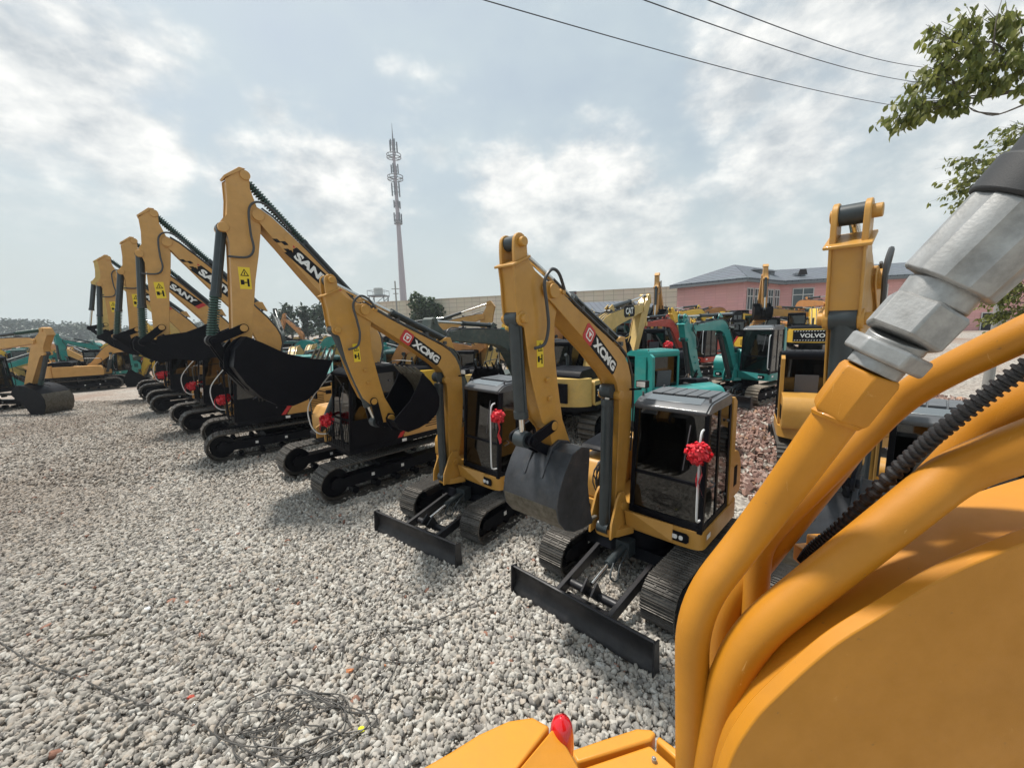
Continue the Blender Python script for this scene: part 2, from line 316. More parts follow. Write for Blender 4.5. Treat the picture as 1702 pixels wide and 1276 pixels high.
def track_mesh(L2, R, wd, pitch, hero, belt):
    """belt of shoes round idler and sprocket; x along, centred on y=0"""
    m = MB(); per = 4*L2+2*pi*R; n = int(per/pitch); p = per/n; k = 0
    for i in range(n):
        s = (i+.5)*p
        if s < 2*L2: c = (-L2+s, 2*R); a = 0
        elif s < 2*L2+pi*R: t = (s-2*L2)/R; c = (L2+R*sin(t), R+R*cos(t)); a = -t
        elif s < 4*L2+pi*R: u = s-2*L2-pi*R; c = (L2-u, 0); a = -pi
        else: t = (s-4*L2-pi*R)/R; c = (-L2-R*sin(t), R-R*cos(t)); a = -pi-t
        def q(x, z): return (c[0]+x*cos(a)-z*sin(a), c[1]+x*sin(a)+z*cos(a))
        hp = p*.47
        prof = [(-hp, -.018), (-hp, .0), (-hp+.006, .022), (-hp+.014, .022), (-hp+.022, .004), (-.006, .004), (0, .018), (.008, .018), (.014, .004), (hp-.022, .004), (hp-.014, .018), (hp-.006, .018), (hp, 0), (hp, -.018)]
        if not hero: prof = [(-hp, -.02), (-hp+.005, .022), (-hp+.03, .004), (hp-.03, .004), (hp-.005, .022), (hp, -.02)]
        pr = [q(x, z-.022) for x, z in prof]; m.mi(0); m.prism(pr, -wd/2, wd/2)
        if hero:   # bolt heads
            for yy in (-.07, .07):
                m.prism([q(x, z) for x, z in ((-.012-hp*.5, -.02), (-.012-hp*.5, -.008), (.012-hp*.5, -.008), (.012-hp*.5, -.02))], yy-.012, yy+.012)
        for yy in (-.06, .04):   # chain links
            m.prism([q(x, z) for x, z in ((-hp, -.10), (-hp, -.045), (hp, -.045), (hp, -.10))], yy, yy+.03)
    return m.mesh('track_belt', belt)
def trackframe_mesh(L2, R, wd, hero):
    m = MB(); r = R-.10
    m.prism(roundpoly([(-L2*1.02, R-.13), (L2*.95, R-.13), (L2*1.0, R+.08), (-L2*1.0, R+.10)], .05), -wd*.30, wd*.30)
    for xx in (L2, -L2):
        m.pin(xx, R, r*.98, -.05, .05, 24); m.pin(xx, R, r*.45, -wd*.34, wd*.34, 16)
    nr = 5
    for i in range(nr):
        x = -L2*.72+i*L2*1.44/(nr-1); m.pin(x, .13, .075, -wd*.2, wd*.2, 12)
    for x in (-L2*.35, L2*.4): m.pin(x, 2*R-.14, .05, -wd*.18, wd*.18, 10)
    m.mi(1)
    for k in range(10):
        a = 2*pi*k/10
        m.pin(-L2+r*.62*cos(a), R+r*.62*sin(a), .012, wd*.06, wd*.06+.03, 6)
    # white service plates on the outside of the frame
    for s in (-1, 1):
        for x in (-L2*.1, L2*.42): m.box(x, x+.07, s*wd*.30-(.004 if s < 0 else 0), s*wd*.30+(.004 if s > 0 else 0), R-.04, R+.03)
    return m.mesh('track_frame', [BLK, WHITE])
def bucket_profile(s):
    shell = [(-.06, .05), (.10, .10), (.27, .06), (.40, -.10), (.50, -.28), (.535, -.45), (.50, -.60), (.40, -.72), (.25, -.80), (.08, -.83), (-.12, -.84)]
    return [(x*s, z*s) for x, z in shell]

def machine(kind, pose, label, cat='excavator', group=None, db=0, ds=0, dk=0, body=None, cabm=None, scale=1, hero=0, logo='', yaw=0, track_yaw=0, hood=None, belt=None, buckm=None,
            guard=False, lift=True, bucket_on=True, open_cab=False, blade=None, text_right='', tailtext='', deco=None, hosey=False, bks=1.0):
    M = MINI if kind == 'mini' else MID
    body = body or YEL; cabm = cabm or CHAR; hood = hood or body; belt = belt or TRK; buckm = buckm or (DGREY if kind == 'mini' else BLK)
    blade = (kind == 'mini') if blade is None else blade
    x, y, psi = pose
    root = empty('excavator', (x, y, hz(x, y) if lift else 0), -pi/2-psi, scale)
    tag(root, label, cat, group)
    bv = .006 if hero else 0
    def T(m, name, mats, parent=root, b=None, ang=35): return m.build(name, mats, parent, ang, bv if b is None else b)
    mini = kind == 'mini'
    # ---- undercarriage
    L2, R, wd, gy, pitch = (.98, .30, .40, .77, .105) if mini else (1.42, .40, .52, 1.12, .15)
    tb = cached(('tb', kind, hero, belt.name), lambda: track_mesh(L2, R, wd, pitch, hero, belt))
    tf = cached(('tf', kind, hero), lambda: trackframe_mesh(L2, R, wd, hero))
    for s in (1, -1):
        t = link('track', tb, root); t.location = (sin(-track_yaw)*s*gy+.03, cos(track_yaw)*s*gy, .0); t.rotation_euler = (0, 0, track_yaw)
        f = link('track_frame', tf, t)
    def uc():
        m = MB(); m.box(-.5, .5, -gy+.12, gy-.12, R*1.0, R*1.0+.16) if False else None
        m.hexa([(-.55, -gy, R+.02), (.55, -gy, R+.02), (.45, gy, R+.02), (-.45, gy, R+.02)], [(-.45, -gy, R+.14), (.45, -gy, R+.14), (.4, gy, R+.14), (-.4, gy, R+.14)])
        m.cyl((0, 0, R+.1), (0, 0, .74 if mini else .98), .42 if mini else .6, 24); return m.mesh('undercarriage', [BLK])
    u = link('undercarriage', cached(('uc', kind), uc), root)
    if blade:
        def bl():
            m = MB(); bx = 1.76
            pr = [(bx-.02, .0), (bx+.06, -.0), (bx+.045, .06), (bx-.0, .12), (bx-.012, .22), (bx+.02, .32), (bx+.055, .37), (bx+.03, .385), (bx-.03, .34), (bx-.05, .22), (bx-.045, .1)]
            m.prism(pr, -.98, .98)
            for s in (-1, 1): m.prism([(bx-.06, .0), (bx+.09, 0), (bx+.075, .39), (bx-.04, .37)], s*.98, s*1.0)
            for s in (-1, 1):
                a, b = (bx-.03, s*.36, .2), (.62, s*.40, .36)
                m.hexa([(a[0], a[1]-.03, .1), (a[0], a[1]+.03, .1), (a[0], a[1]+.03, .24), (a[0], a[1]-.03, .24)], [(b[0], b[1]-.03, .28), (b[0], b[1]+.03, .28), (b[0], b[1]+.03, .42), (b[0], b[1]-.03, .42)])
            m.cyl((1.38, -.36, .21), (1.38, .36, .21), .055, 16)
            for s in (-.07, .07): m.hexa([(1.38, s-.015, .12), (1.38, s+.015, .12), (1.56, s+.015, .3), (1.56, s-.015, .3)], [(1.3, s-.015, .2), (1.3, s+.015, .2), (1.42, s+.015, .42), (1.42, s-.015, .42)])
            m.box(1.45, 1.74, -.33, .33, .1, .13)
            return m.mesh('blade', [BLADE])
        b = link('blade', cached(('blade',), bl), root, bv); b.rotation_euler = (0, 0, track_yaw)
        def bc():
            m = MB(); m.cyl((.6, 0, .52), (1.05, 0, .44), .055, 14); m.mi(1); m.cyl((1.05, 0, .44), (1.42, 0, .36), .028, 12); m.mi(0); m.box(.48, .66, -.1, .1, .38, .6)
            m.tube(smoothpath([(1.0, .06, .47), (1.15, .1, .36), (1.05, .14, .28), (.9, .1, .4), (.6, .08, .55)], 5), .012, 6)
            return m.mesh('blade_cylinder', [CYLB, CHROME])
        b = link('blade_cylinder', cached(('bladec',), bc), root); b.rotation_euler = (0, 0, track_yaw)
    # ---- upper structure (turned by yaw through its own empty-free transform)
    cy, sy = cos(yaw), sin(yaw)
    def up_link(name, me, parent=root, bev=0):
        o = link(name, me, parent, bev)
        if parent is root: o.rotation_euler = (0, 0, yaw)
        return o
    if mini:
        def house():
            m = MB()
            deck = roundpoly([(.46, .97), (.50, .75), (.50, -.75), (.46, -.97), (-.9, -.98), (-1.18, -.6), (-1.25, 0), (-1.18, .6), (-.9, .98)], .12, 3)
            m.prismz(deck, .74, .98)
            m.prismz(roundpoly([(.50, -.42), (.78, -.36), (.86, -.28), (.86, -.12), (.78, -.02), (.50, .10)], .04), .70, .80)
            # boom foot bracket plates and gusset
            for s in (-1, 1):
                yy = -.2+s*.16
                m.prism([(.35, .78), (.92, .72), (.90, .92), (.76, 1.22), (.68, 1.30), (.58, 1.28), (.50, 1.1), (.30, 1.0)], yy-.015, yy+.015)
            m.hexa([(.5, .0, .78), (.56, .0, .80), (.56, .62, .80), (.5, .62, .78)], [(.5, 0, .99), (.62, 0, 1.04), (.62, .1, 1.04), (.5, .62, .99)])
            m.pin(.63, 1.10, .055, -.40, 0.0)
            # right front box with lamp recess, hood behind
            m.prism(roundpoly([(.46, .98), (.46, 1.30), (.30, 1.52), (-.5, 1.6), (-.5, .98)], .06), -.95, -.52)
            m.prism(roundpoly([(-.52, .98), (-.52, 1.62), (-.62, 1.72), (-1.05, 1.66), (-1.2, 1.45), (-1.24, .98)], .10), -.90, .93)
            m.prism([(-.72, 1.0), (-.70, 2.45), (-.60, 2.52), (-.53, 2.52), (-.53, 1.0)], .90, .97)
            m.mi(1)
            m.prism(roundpoly([(.20, 1.62), (.30, 1.66), (.22, 1.72), (-.55, 1.80), (-.6, 1.72)], .03), -.93, -.54)      # black engine cover
            for k in range(8): m.box(-1.0+k*.045, -.98+k*.045, .932, .94, 1.15, 1.45)
            m.quadp((.5045, .22, .87), (0, 1, 0), (0, 0, 1), .14, .045, .004, 0, .018); m.quadp((.5045, .38, .87), (0, 1, 0), (0, 0, 1), .14, .045, .004, 0, .018)
            m.quadp((.5045, .55, .80), (0, 1, 0), (0, 0, 1), .27, .13, .012, 0, .03)
            m.quadp((.5045, -.85, .80), (0, 1, 0), (0, 0, 1), .24, .13, .012, 0, .03)
            m.mi(2); m.quadp((.5165, .61, .835), (0, 1, 0), (0, 0, 1), .07, .055, .012, 0, .012); m.quadp((.5165, .70, .835), (0, 1, 0), (0, 0, 1), .05, .055, .010, 0, .012)
            m.quadp((.5165, -.80, .835), (0, 1, 0), (0, 0, 1), .11, .06, .012, 0, .012)
            m.mi(3); m.quadp((.36, .982, .86), (-1, 0, 0), (0, 0, 1), .13, .06, .003)
            m.mi(4)
            rr = random.Random(3)
            for k in range(26):   # bundle of hydraulic hoses beside the boom foot
                yy = -.40-rr.random()*.1; x0 = .42+rr.random()*.16; z0 = 1.0+rr.random()*.1
                m.tube(smoothpath([(x0-.1, yy, z0-.05), (x0+rr.uniform(-.1, .1), yy+rr.uniform(-.05, .05), z0+.25), (x0+rr.uniform(-.12, .1), yy+.04, z0+.5), (.34, -.36, 1.62+rr.random()*.25)], 3), .011, 5)
            return m.mesh('house', [body, BLK, LAMP, WHITE, HOSE])
    else:
        def house():
            m = MB()
            m.mi(1)
            deck = roundpoly([(1.05, 1.24), (1.1, 1.0), (1.1, -1.0), (1.05, -1.26), (-1.5, -1.28), (-2.0, -.9), (-2.15, 0), (-2.0, .9), (-1.5, 1.26)], .15, 3)
            m.prismz(deck, .92, 1.04)
            m.mi(0)
            for s in (-1, 1):
                yy = -.1+s*.24
                m.prism([(-.1, 1.04), (1.2, 1.04), (1.2, 1.3), (1.05, 1.38), (.5, 1.5), (.36, 1.82), (.22, 1.86), (.08, 1.75)], yy-.02, yy+.02)
            m.pin(.25, 1.65, .07, -.42, .22)
            # left rear side panels
            m.prism([(-.16, 1.04), (-.62, 1.66), (-1.55, 1.72), (-1.55, 1.04)], .35, 1.235)
            m.prismz(roundpoly([(-1.50, 1.25), (-1.9, 1.0), (-2.12, .5), (-2.15, 0), (-2.12, -.5), (-1.9, -1.0), (-1.5, -1.26)], .2, 4), 1.042, 1.82)
            # right side boxes
            m.prism(roundpoly([(.95, 1.042), (.95, 1.45), (.80, 1.68), (-1.5, 1.74), (-1.5, 1.042)], .06), -1.25, -.45)
            m.mi(4); m.box(-.45, -.30, 1.2, 1.2, 1, 1.01)
            m.mi(1)
            # black front-left quarter behind the cab with its slanted edge
            m.prism([(-.02, 1.045), (-.50, 1.70), (-.58, 1.78), (-.4, 1.95), (-.2, 1.95), (-.2, 1.045)], .38, 1.225)
            m.prism(roundpoly([(-.60, 1.725), (-.55, 1.95), (-.75, 2.06), (-1.7, 2.02), (-1.85, 1.83), (-1.5, 1.725)], .08), -.95, 1.05)
            for k in range(7): m.box(-1.22, -.80, 1.236, 1.240, 1.16+k*.055, 1.18+k*.055)
            m.box(-1.45, -1.28, 1.236, 1.240, 1.50, 1.62); m.box(-1.45, -1.28, 1.236, 1.240, 1.15, 1.27)
            for k in range(16): m.box(-.75-k*.055, -.73-k*.055, .2, 1.0, 2.062-k*.0024, 2.075-k*.0024)
            m.box(-.30, -.27, 1.20, 1.26, 1.95, 1.97)
            m.mi(2); m.prism([(-.02, 1.05), (-.50, 1.70), (-.62, 1.70), (-.14, 1.05)], 1.236, 1.242)
            m.mi(3); m.quadp((-.12, 1.262, .94), (-1, 0, 0), (0, 0, 1), .12, .07, .004)
            if text_right: m.mi(1); m.box(-1.47, -.3, -1.256, -1.249, 1.14, 1.62); m.mi(3); m.text(text_right, (-1.38, -1.257, 1.30), (1, 0, 0), (0, 0, 1), .60, .2)
            m.mi(3)
            # handrails
            m.mi(5)
            m.tube(smoothpath([(.95, -1.22, 1.45), (.95, -1.22, 2.1), (.75, -1.22, 2.2), (-.1, -1.22, 2.2), (-.35, -1.22, 1.75)], 4), .018, 6)
            m.tube([(-.9, 0, 2.05), (-.9, 0, 2.35), (-1.0, 0, 2.4)], .05, 10)
            if tailtext == '320D':
                m.mi(1); m.box(-2.165, -2.10, -.75, .20, 1.16, 1.70); m.mi(3); m.text(tailtext, (-2.166, .10, 1.36), (0, -1, 0), (0, 0, 1), .5, .17, lift=.004)
            elif tailtext:
                m.mi(1); m.box(-2.165, -2.10, -.95, .95, 1.10, 1.76)
                m.mi(3); m.text(tailtext, (-2.166, .62, 1.33), (0, -1, 0), (0, 0, 1), 1.15, .24, lift=.004)
                for zz in (1.16, 1.68):
                    for k in range(14): m.quadp((-2.166, .9-k*.13, zz), (0, -1, 0), (0, 0, 1), .06, .045, .003, .001, 0, .03)
            return m.mesh('house', [hood, BLK, REDD, WHITE, body, CYLB])
    hm = cached(('house', kind, body.name, hood.name, text_right, tailtext), house)
    up_link('house', hm, root, bv)
    # ---- cab
    if mini: cx0, cx1, cxt, y0, y1, z0, z1, zs = -.52, .47, .36, -.01, .955, .985, 2.60, 1.56
    else: cx0, cx1, cxt, y0, y1, z0, z1, zs = -.18, 1.12, .98, .33, 1.24, 1.045, 2.76, 1.65
    def cabf():
        m = MB(); pt = .055; zt = z1-.16
        front = lambda z: cx1+(cxt-cx1)*((z-z0)/(zt-z0))
        def post(xa, xb, ya, yb): # vertical post following the front slope
            pass
        # front corner posts
        for ya, yb in ((y0, y0+pt), (y1-pt, y1)):
            m.prism([(front(z0), z0), (front(zt), zt), (front(zt)-.07, zt), (front(z0)-.07, z0)], ya, yb)
            m.prism([(cx0, z0), (cx0+.07, z0), (cx0+.07, zt), (cx0, zt)], ya, yb)
            m.prism([((cx0*.45+cx1*.55)-.09 if mini else .42, z0), ((cx0*.45+cx1*.55)-.03 if mini else .48, z0), ((cx0*.45+cx1*.55)-.03 if mini else .48, zt), ((cx0*.45+cx1*.55)-.09 if mini else .42, zt)], ya, yb)
            m.box(cx0+.07, front(z0)-.07, ya, yb, z0, z0+(.07 if mini else .45))
        m.box(cx0, front(z0)-.001, y0+.002, y1-.002, z0-.03, z0+.035)
        m.hexa([(front(z0)-.05, y0+pt, z0), (front(z0), y0+pt, z0), (front(z0+.09), y0+pt, z0+.09), (front(z0+.09)-.05, y0+pt, z0+.09)], [(front(z0)-.05, y1-pt, z0), (front(z0), y1-pt, z0), (front(z0+.09), y1-pt, z0+.09), (front(z0+.09)-.05, y1-pt, z0+.09)])
        m.hexa([(front(zs-.02)-.03, y0+pt, zs-.02), (front(zs-.02), y0+pt, zs-.02), (front(zs+.02), y0+pt, zs+.02), (front(zs+.02)-.03, y0+pt, zs+.02)], [(front(zs-.02)-.03, y1-pt, zs-.02), (front(zs-.02), y1-pt, zs-.02), (front(zs+.02), y1-pt, zs+.02), (front(zs+.02)-.03, y1-pt, zs+.02)])
        m.box(cx0, cx0+.05, y0+pt, y1-pt, z0, z0+.6)
        # roof: rounded shell
        m.mi(1)
        rp = roundpoly([(cx0-.02, zt-.02), (cx0-.02, z1), (cxt-.12, z1-.03), (cxt+.045, z1-.13), (cxt+.03, zt-.02)], .09, 5)
        n = 5
        m.prism(rp, y0+.03, y1-.03); m.prism(offset(rp, .018), y0+.004, y0+.03); m.prism(offset(rp, .018), y1-.03, y1-.004)
        for k in range(5):   # raised roof panels
            ya = y0+.10+k*(y1-y0-.2)/5; m.box(cx0+.06, cxt-.30, ya+.008, ya+(y1-y0-.2)/5-.008, z1-.02, z1+.006)
        m.mi(2); m.box(cxt-.27, cxt-.17, y0+.14, y1-.14, z1-.02, z1-.008) if not mini else m.hexa([(cxt-.22, y0+.13, z1-.025), (cxt-.22, y1-.13, z1-.025), (cxt-.06, y1-.13, z1-.075), (cxt-.06, y0+.13, z1-.075)], [(cxt-.22, y0+.13, z1-.008), (cxt-.22, y1-.13, z1-.008), (cxt-.06, y1-.13, z1-.058), (cxt-.06, y0+.13, z1-.058)])
        # interior
        m.mi(3); xm = (cx0+cx1)/2-.15
        m.box(xm-.25, xm+.25, y0+.25, y1-.25, z0+.3, z0+.46); m.prism([(xm-.3, z0+.4), (xm-.2, z0+.42), (xm-.28, z0+1.1), (xm-.38, z0+1.1)], y0+.27, y1-.27)
        m.box(xm-.1, xm+.35, y0+.08, y0+.2, z0+.1, z0+.65); m.box(xm-.1, xm+.35, y1-.22, y1-.12, z0+.1, z0+.65)
        for yy in (y0+.14, y1-.17): m.tube([(xm+.3, yy, z0+.65), (xm+.36, yy, z0+.85)], .02, 6)
        if mini: m.mi(4); m.ball((xm+.1, (y0+y1)/2, z0+.62), .13, 8, (1.3, 1.2, .7)); m.box(xm-.2, xm+.2, (y0+y1)/2-.12, (y0+y1)/2+.14, z0+.46, z0+.52)
        # wiper, mirrors, roof bolts
        m.mi(3); m.tube([(cxt+.05, y1-.2, z1-.3), (cx1+.015, y1-.25, z0+.75)], .008, 5)
        for (a, b) in ((cx0+.05, y0+.05), (cx0+.05, y1-.05), (cxt-.15, y0+.05), (cxt-.15, y1-.05)): m.cyl((a, b, z1-.05), (a, b, z1+.02), .016, 8)
        for zz in (z0+.25, z1-.35): m.cyl((cx1*.2+cx0*.8, y1, zz), (cx1*.2+cx0*.8, y1+.025, zz), .02, 8)
        m.tube(smoothpath([(.30 if mini else .62, y1+.0, zs-.05), (.30 if mini else .62, y1+.05, zs-.02), (.24 if mini else .56, y1+.05, zs+.0), (.24 if mini else .56, y1, zs+.03)], 3), .01, 6)
        # grab rail and mirror on the front-left corner
        m.mi(5); m.tube(smoothpath([(cx1*.98, y1-.03, z1-.32), (cx1+.07, y1-.03, z1-.36), (cx1+.10, y1-.03, z1-.6), (cx1+.12, y1-.03, z0+.30), (cx1+.09, y1-.03, z0+.18), (cx1, y1-.03, z0+.16)], 4), .014, 8)
        if not mini:
            m.mi(0); m.box(.50, cx1-.08, y1, y1+.012, z0+.02, z0+.60); m.mi(2); m.text('SANY' if logo == 'SANY' else 'EX', (.85, y1+.013, z0+.42), (-1, 0, 0), (0, 0, 1), .22, .05)
        if open_cab:
            m.mi(0); m.prism([(-.5, z0+.05), (-.1, z0+.05), (-.1, zt), (-.5, zt)], y1+.02, y1+.05)
        return m.mesh('cab', [BLK if cabm is CHAR else cabm, cabm, VISOR if mini else BLK, SEAT, REDP, FOIL if mini else cabm])
    cm = cached(('cab', kind, cabm.name, logo == 'SANY'), cabf)
    cab = up_link('cab', cm, root, bv)
    def winf():
        m = MB(); zt = z1-.16; front = lambda z: cx1+(cxt-cx1)*((z-z0)/(zt-z0))-.02
        def fq(za, zb): m.hexa([(front(za)-.006, y0+.05, za), (front(za), y0+.05, za), (front(zb), y0+.05, zb), (front(zb)-.006, y0+.05, zb)], [(front(za)-.006, y1-.05, za), (front(za), y1-.05, za), (front(zb), y1-.05, zb), (front(zb)-.006, y1-.05, zb)])
        fq(z0+.08, zs-.018); fq(zs+.018, zt+.01)
        zb = z0+(.06 if mini else .44)
        for yy in (y1-.018, y0+.012):
            if yy < (y0+y1)/2: m.mi(1)
            m.prism([(cx0+.06, zb), (front(zb)-.04, zb), (front(zt)-.04, zt), (cx0+.06, zt)], yy, yy+.006)
        m.box(cx0+.02, cx0+.026, y0+.05, y1-.05, z0+.58, zt)
        return m.mesh('window', [GLASSD, GLASSR] if mini else ([GLASSB, GLASSB] if logo == 'SANY' else [GLASS, GLASS]))
    link('window', cached(('win', kind, logo == 'SANY'), winf), cab)
    if guard:
        def gd():
            m = MB()
            for zz in (1.10, 1.62): m.tube([(cx1+.10, y0+.03, zz), (cx1+.10, y1-.03, zz)], .014, 6)
            for k in range(9):
                yy = y0+.03+k*(y1-y0-.06)/8; m.tube([(cx1+.10, yy, 1.10), (cx1+.10, yy, 1.62)], .008 if k not in (0, 8) else .014, 5)
            for yy in (y0+.05, y1-.05): m.tube([(cx1, yy, 1.2), (cx1+.10, yy, 1.2)], .012, 5)
            m.mi(1); m.tube(smoothpath([(cx1-.12, y0-.02, 2.6), (cx1+.35, y0-.12, 2.0), (cx1+.38, y0-.12, 1.55), (cx1+.25, y0-.1, 1.3), (cx1+.05, y0-.05, 1.25)], 5), .014, 8)
            return m.mesh('window_guard', [BLK, WHITE])
        link('window_guard', cached(('gd',), gd), cab)
        def mr():
            m = MB(); m.mi(0); m.tube([(cx1, y0-.02, 2.2), (cx1+.16, y0-.3, 2.25)], .012, 6); m.box(cx1+.14, cx1+.17, y0-.42, y0-.2, 2.05, 2.38); return m.mesh('mirror', [BLK])
        link('mirror', cached(('mr',), mr), cab, .004)
    # ---- arm: poses
    F_, P_, S_ = M['foot'], M['pin'], M['send']
    def tb_(p): return rot2(p, F_, db)
    P2 = tb_(P_)
    def ts_(p): q = tb_(p); return rot2(q, P2, ds)
    S2 = ts_(S_); ba = M['bang']+dk+db+ds; bs = M['bs']*bks
    def tk_(p): return rot2((S2[0]+p[0], S2[1]+p[1]), S2, ba)
    by = M['boomY']
    def X(fn):
        def g(v):
            a = fn((v[0], v[2])); yy = v[1]
            return (a[0]*cy-yy*sy, a[0]*sy+yy*cy, a[1])
        return g
    def XI(v): return (v[0]*cy-v[1]*sy, v[0]*sy+v[1]*cy, v[2])
    bh, sh = M['bh'], M['sh']
    m = MB(); m.plated(M['boom'], by-bh, by+bh, .014, .012)
    m.pin(*P_, .075 if mini else .11, by-bh-.03, by+bh+.03); m.pin(*M['cylpin'], .06 if mini else .10, by-bh-.035, by+bh+.035)
    ab = M['armbase']
    for s in (-1, 1): m.prism([(ab[0]-.12, ab[1]-.18), (ab[0]-.05, ab[1]+.04), (ab[0]+.05, ab[1]+.05), (ab[0]+.22, ab[1]-.02)] if mini else [(ab[0]-.2, ab[1]-.2), (ab[0]-.08, ab[1]+.08), (ab[0]+.06, ab[1]+.09), (ab[0]+.25, ab[1]-.02)], by+s*.08-.012, by+s*.08+.012)
    if mini:
        m.pin(1.86, 3.90, .03, by-bh-.02, by+bh+.02, 10)
    else:
        m.prism([(1.42, 5.52), (1.5, 5.6), (1.6, 5.5), (1.45, 5.2)], by+bh, by+bh+.01)
    m.xf(X(tb_)); boom = T(m, 'boom', [body], root)
    d3 = None
    # hydraulic pipes along the boom's back
    m = MB()
    for k, yy in enumerate((-.09, -.03, .04, .10) if hero or hosey else (-.06, .06)):
        pts = [(a, by+yy*(1.3 if mini else 1.9), b) for a, b in offset(M['boom'], -.03)[3:16 if not mini else 15]]
        m.tube(pts, .012 if mini else .018, 6)
    lp = ([(.62, 3.28), (.98, 3.46), (1.5, 3.72)] if mini else [(0., 4.1), (.5, 4.6), (1.2, 5.4)])
    for a, b in lp: m.box(a-.025, a+.025, by-.14, by+.14, b-.02, b+.035)
    # hose loop round the stick joint
    if mini: pts = [(1.86, by+bh+.02, 3.92), (1.99, by+bh+.05, 4.07), (2.12, by+bh+.06, 4.10), (2.22, by+bh+.05, 3.98), (2.19, by+bh+.05, 3.75), (2.17, by+bh+.05, 3.55), (2.22, by+bh+.04, 3.38), (2.36, by+bh+.03, 3.34)]
    else: pts = [(1.45, by+bh+.02, 5.62), (1.75, by+bh+.05, 5.98), (2.0, by+bh+.06, 6.10), (2.18, by+bh+.06, 5.95), (2.20, by+bh+.05, 5.5), (2.18, by+bh+.05, 5.2), (2.30, by+bh+.04, 5.03), (2.62, by+bh+.0, 5.02)]
    m.tube(smoothpath(pts, 5), .017 if mini else .022, 7); m.mi(1)
    m.xf(X(tb_)); T(m, 'hydraulic_hose', [HOSE, body], boom, b=0)
    if hero or logo:
        m = MB(); yb2 = by+bh
        if logo == 'XCMG':
            o0 = Vector((1.40, yb2, 3.475)); d = Vector((-.79, 0, -.612)).normalized(); uu = Vector((d.z, 0, -d.x)) * (1)
            uu = Vector((-.612, 0, .79)).normalized()
            o0 = Vector((1.45, yb2, 3.50))-uu*.095
            m.mi(0); m.quadp(o0, d, uu, .86, .19, .002, .001, .03)
            m.mi(1); m.quadp(o0-uu*.01, d, uu, .21, .21, .002, .0035, .025)
            c = o0+d*.11+uu*.095
            m.mi(2)
            def dia(r0_, r1_, lift):   # white diamond ring
                P = [Vector((cos(a), 0, sin(a))) for a in (0, pi/2, pi, 3*pi/2)]
            m.quadp(c-d*.065-uu*.065, d, uu, .13, .13, .002, .006, .02)
            m.mi(1); m.quadp(c-d*.048-uu*.048, d, uu, .096, .096, .002, .0085, .01)
            m.mi(2); nn = d.cross(uu); a3 = [c+nn*.0115+uu*-.038, c+nn*.0115+d*.038+uu*.028, c+nn*.0115-d*.038+uu*.028]; m.add(a3, [(0, 1, 2)])
            m.text('XCMG', o0+d*.24+uu*.035, d, uu, .59, .125, .0, .05, .005)
            m.xf(X(tb_)); T(m, 'logo', [BLKD, REDD, WHITE], boom, b=0)
        elif logo in ('SANY',):
            d = Vector((-.79, 0, -.725)).normalized(); uu = Vector((-.725, 0, .79)).normalized()
            o0 = Vector((1.55, yb2, 5.26))-uu*.10
            m.mi(0)
            for k in range(3): m.quadp(o0-d*(.06+.13*k)+uu*(.05+.075*(k % 2)), d, uu, .10, .07, .002, .001, 0, .06)
            m.quadp(o0, d, uu, 1.12, .27, .002, .001, 0, .10)
            m.mi(1); m.quadp(o0+d*1.10, d, uu, .13, .27, .002, .0015, 0, .10)
            m.quadp(o0-d*.06+uu*.20, d, uu, .10, .05, .002, .0015, 0, .05)
            m.mi(2); m.text('SANY', o0+d*.17+uu*.05, d, uu, .88, .175, .0, .05, .005)
            m.xf(X(tb_)); T(m, 'logo', [BLKD, REDD, WHITE], boom, b=0)
        elif logo:
            d = Vector((-.74, 0, -.67)).normalized(); uu = Vector((-.67, 0, .74)).normalized()
            for s in (1, -1):
                o0 = Vector((1.45, by+s*bh, 5.20))-uu*.13; dd = d
                if s < 0: o0 = o0+d*1.1; dd = -d
                m.mi(0)
                if logo == 'CAT': m.quadp(o0+dd*.10, dd, uu, .95, .40, .002, .001, .09)
                m.mi(2); m.text(logo, o0+dd*(.25 if logo == 'CAT' else .05)+uu*(.10 if logo == 'CAT' else .06), dd, uu, .66 if logo == 'CAT' else 1.1, .24 if logo == 'CAT' else .2, .0, .04, .006)
                if logo == 'CAT': m.mi(1); m.add([o0+dd*.47+uu*.05+dd.cross(uu)*.012, o0+dd*.59+uu*.05+dd.cross(uu)*.012, o0+dd*.53+uu*.14+dd.cross(uu)*.012], [(0, 1, 2)])
            m.xf(X(tb_)); T(m, 'logo', [BLKD, LBL, WHITE], boom, b=0)
    # work light on the boom
    if mini:
        m = MB(); m.box(.30, .40, by+bh+.10, by+bh+.24, 2.70, 2.79); m.tube([(.38, by+bh, 2.66), (.36, by+bh+.16, 2.68)], .014, 6); m.mi(1); m.box(.40, .405, by+bh+.11, by+bh+.23, 2.71, 2.78)
        m.xf(X(tb_)); T(m, 'work_light', [BLK, LAMP], boom)
    # stick
    m = MB(); m.plated(M['stick'], by-sh, by+sh, .026, .018)
    tp, er = M['top'], M['ear']
    if mini:
        for s in (-1, 1): m.prism([(2.38, 4.16), (2.555, 4.08), (2.56, 4.25)]+[(tp[0]+.085*cos(a), tp[1]+.085*sin(a)) for a in [radians(q) for q in range(0, 200, 25)]]+[(2.38, 4.25)], by+s*.085-.018, by+s*.085+.018)
        m.hexa([(2.36, by-.13, 4.20), (2.60, by-.13, 4.10), (2.60, by+.13, 4.10), (2.36, by+.13, 4.20)], [(2.365, by-.13, 4.222), (2.605, by-.13, 4.122), (2.605, by+.13, 4.122), (2.365, by+.13, 4.222)])
        m.pin(*tp, .045, by-.12, by+.155)
        for s in (-1, 1): m.pin(*er, .07, by+s*.095-.02, by+s*.095+.02)
        m.pin(er[0], er[1], .045, by-.15, by+.16)
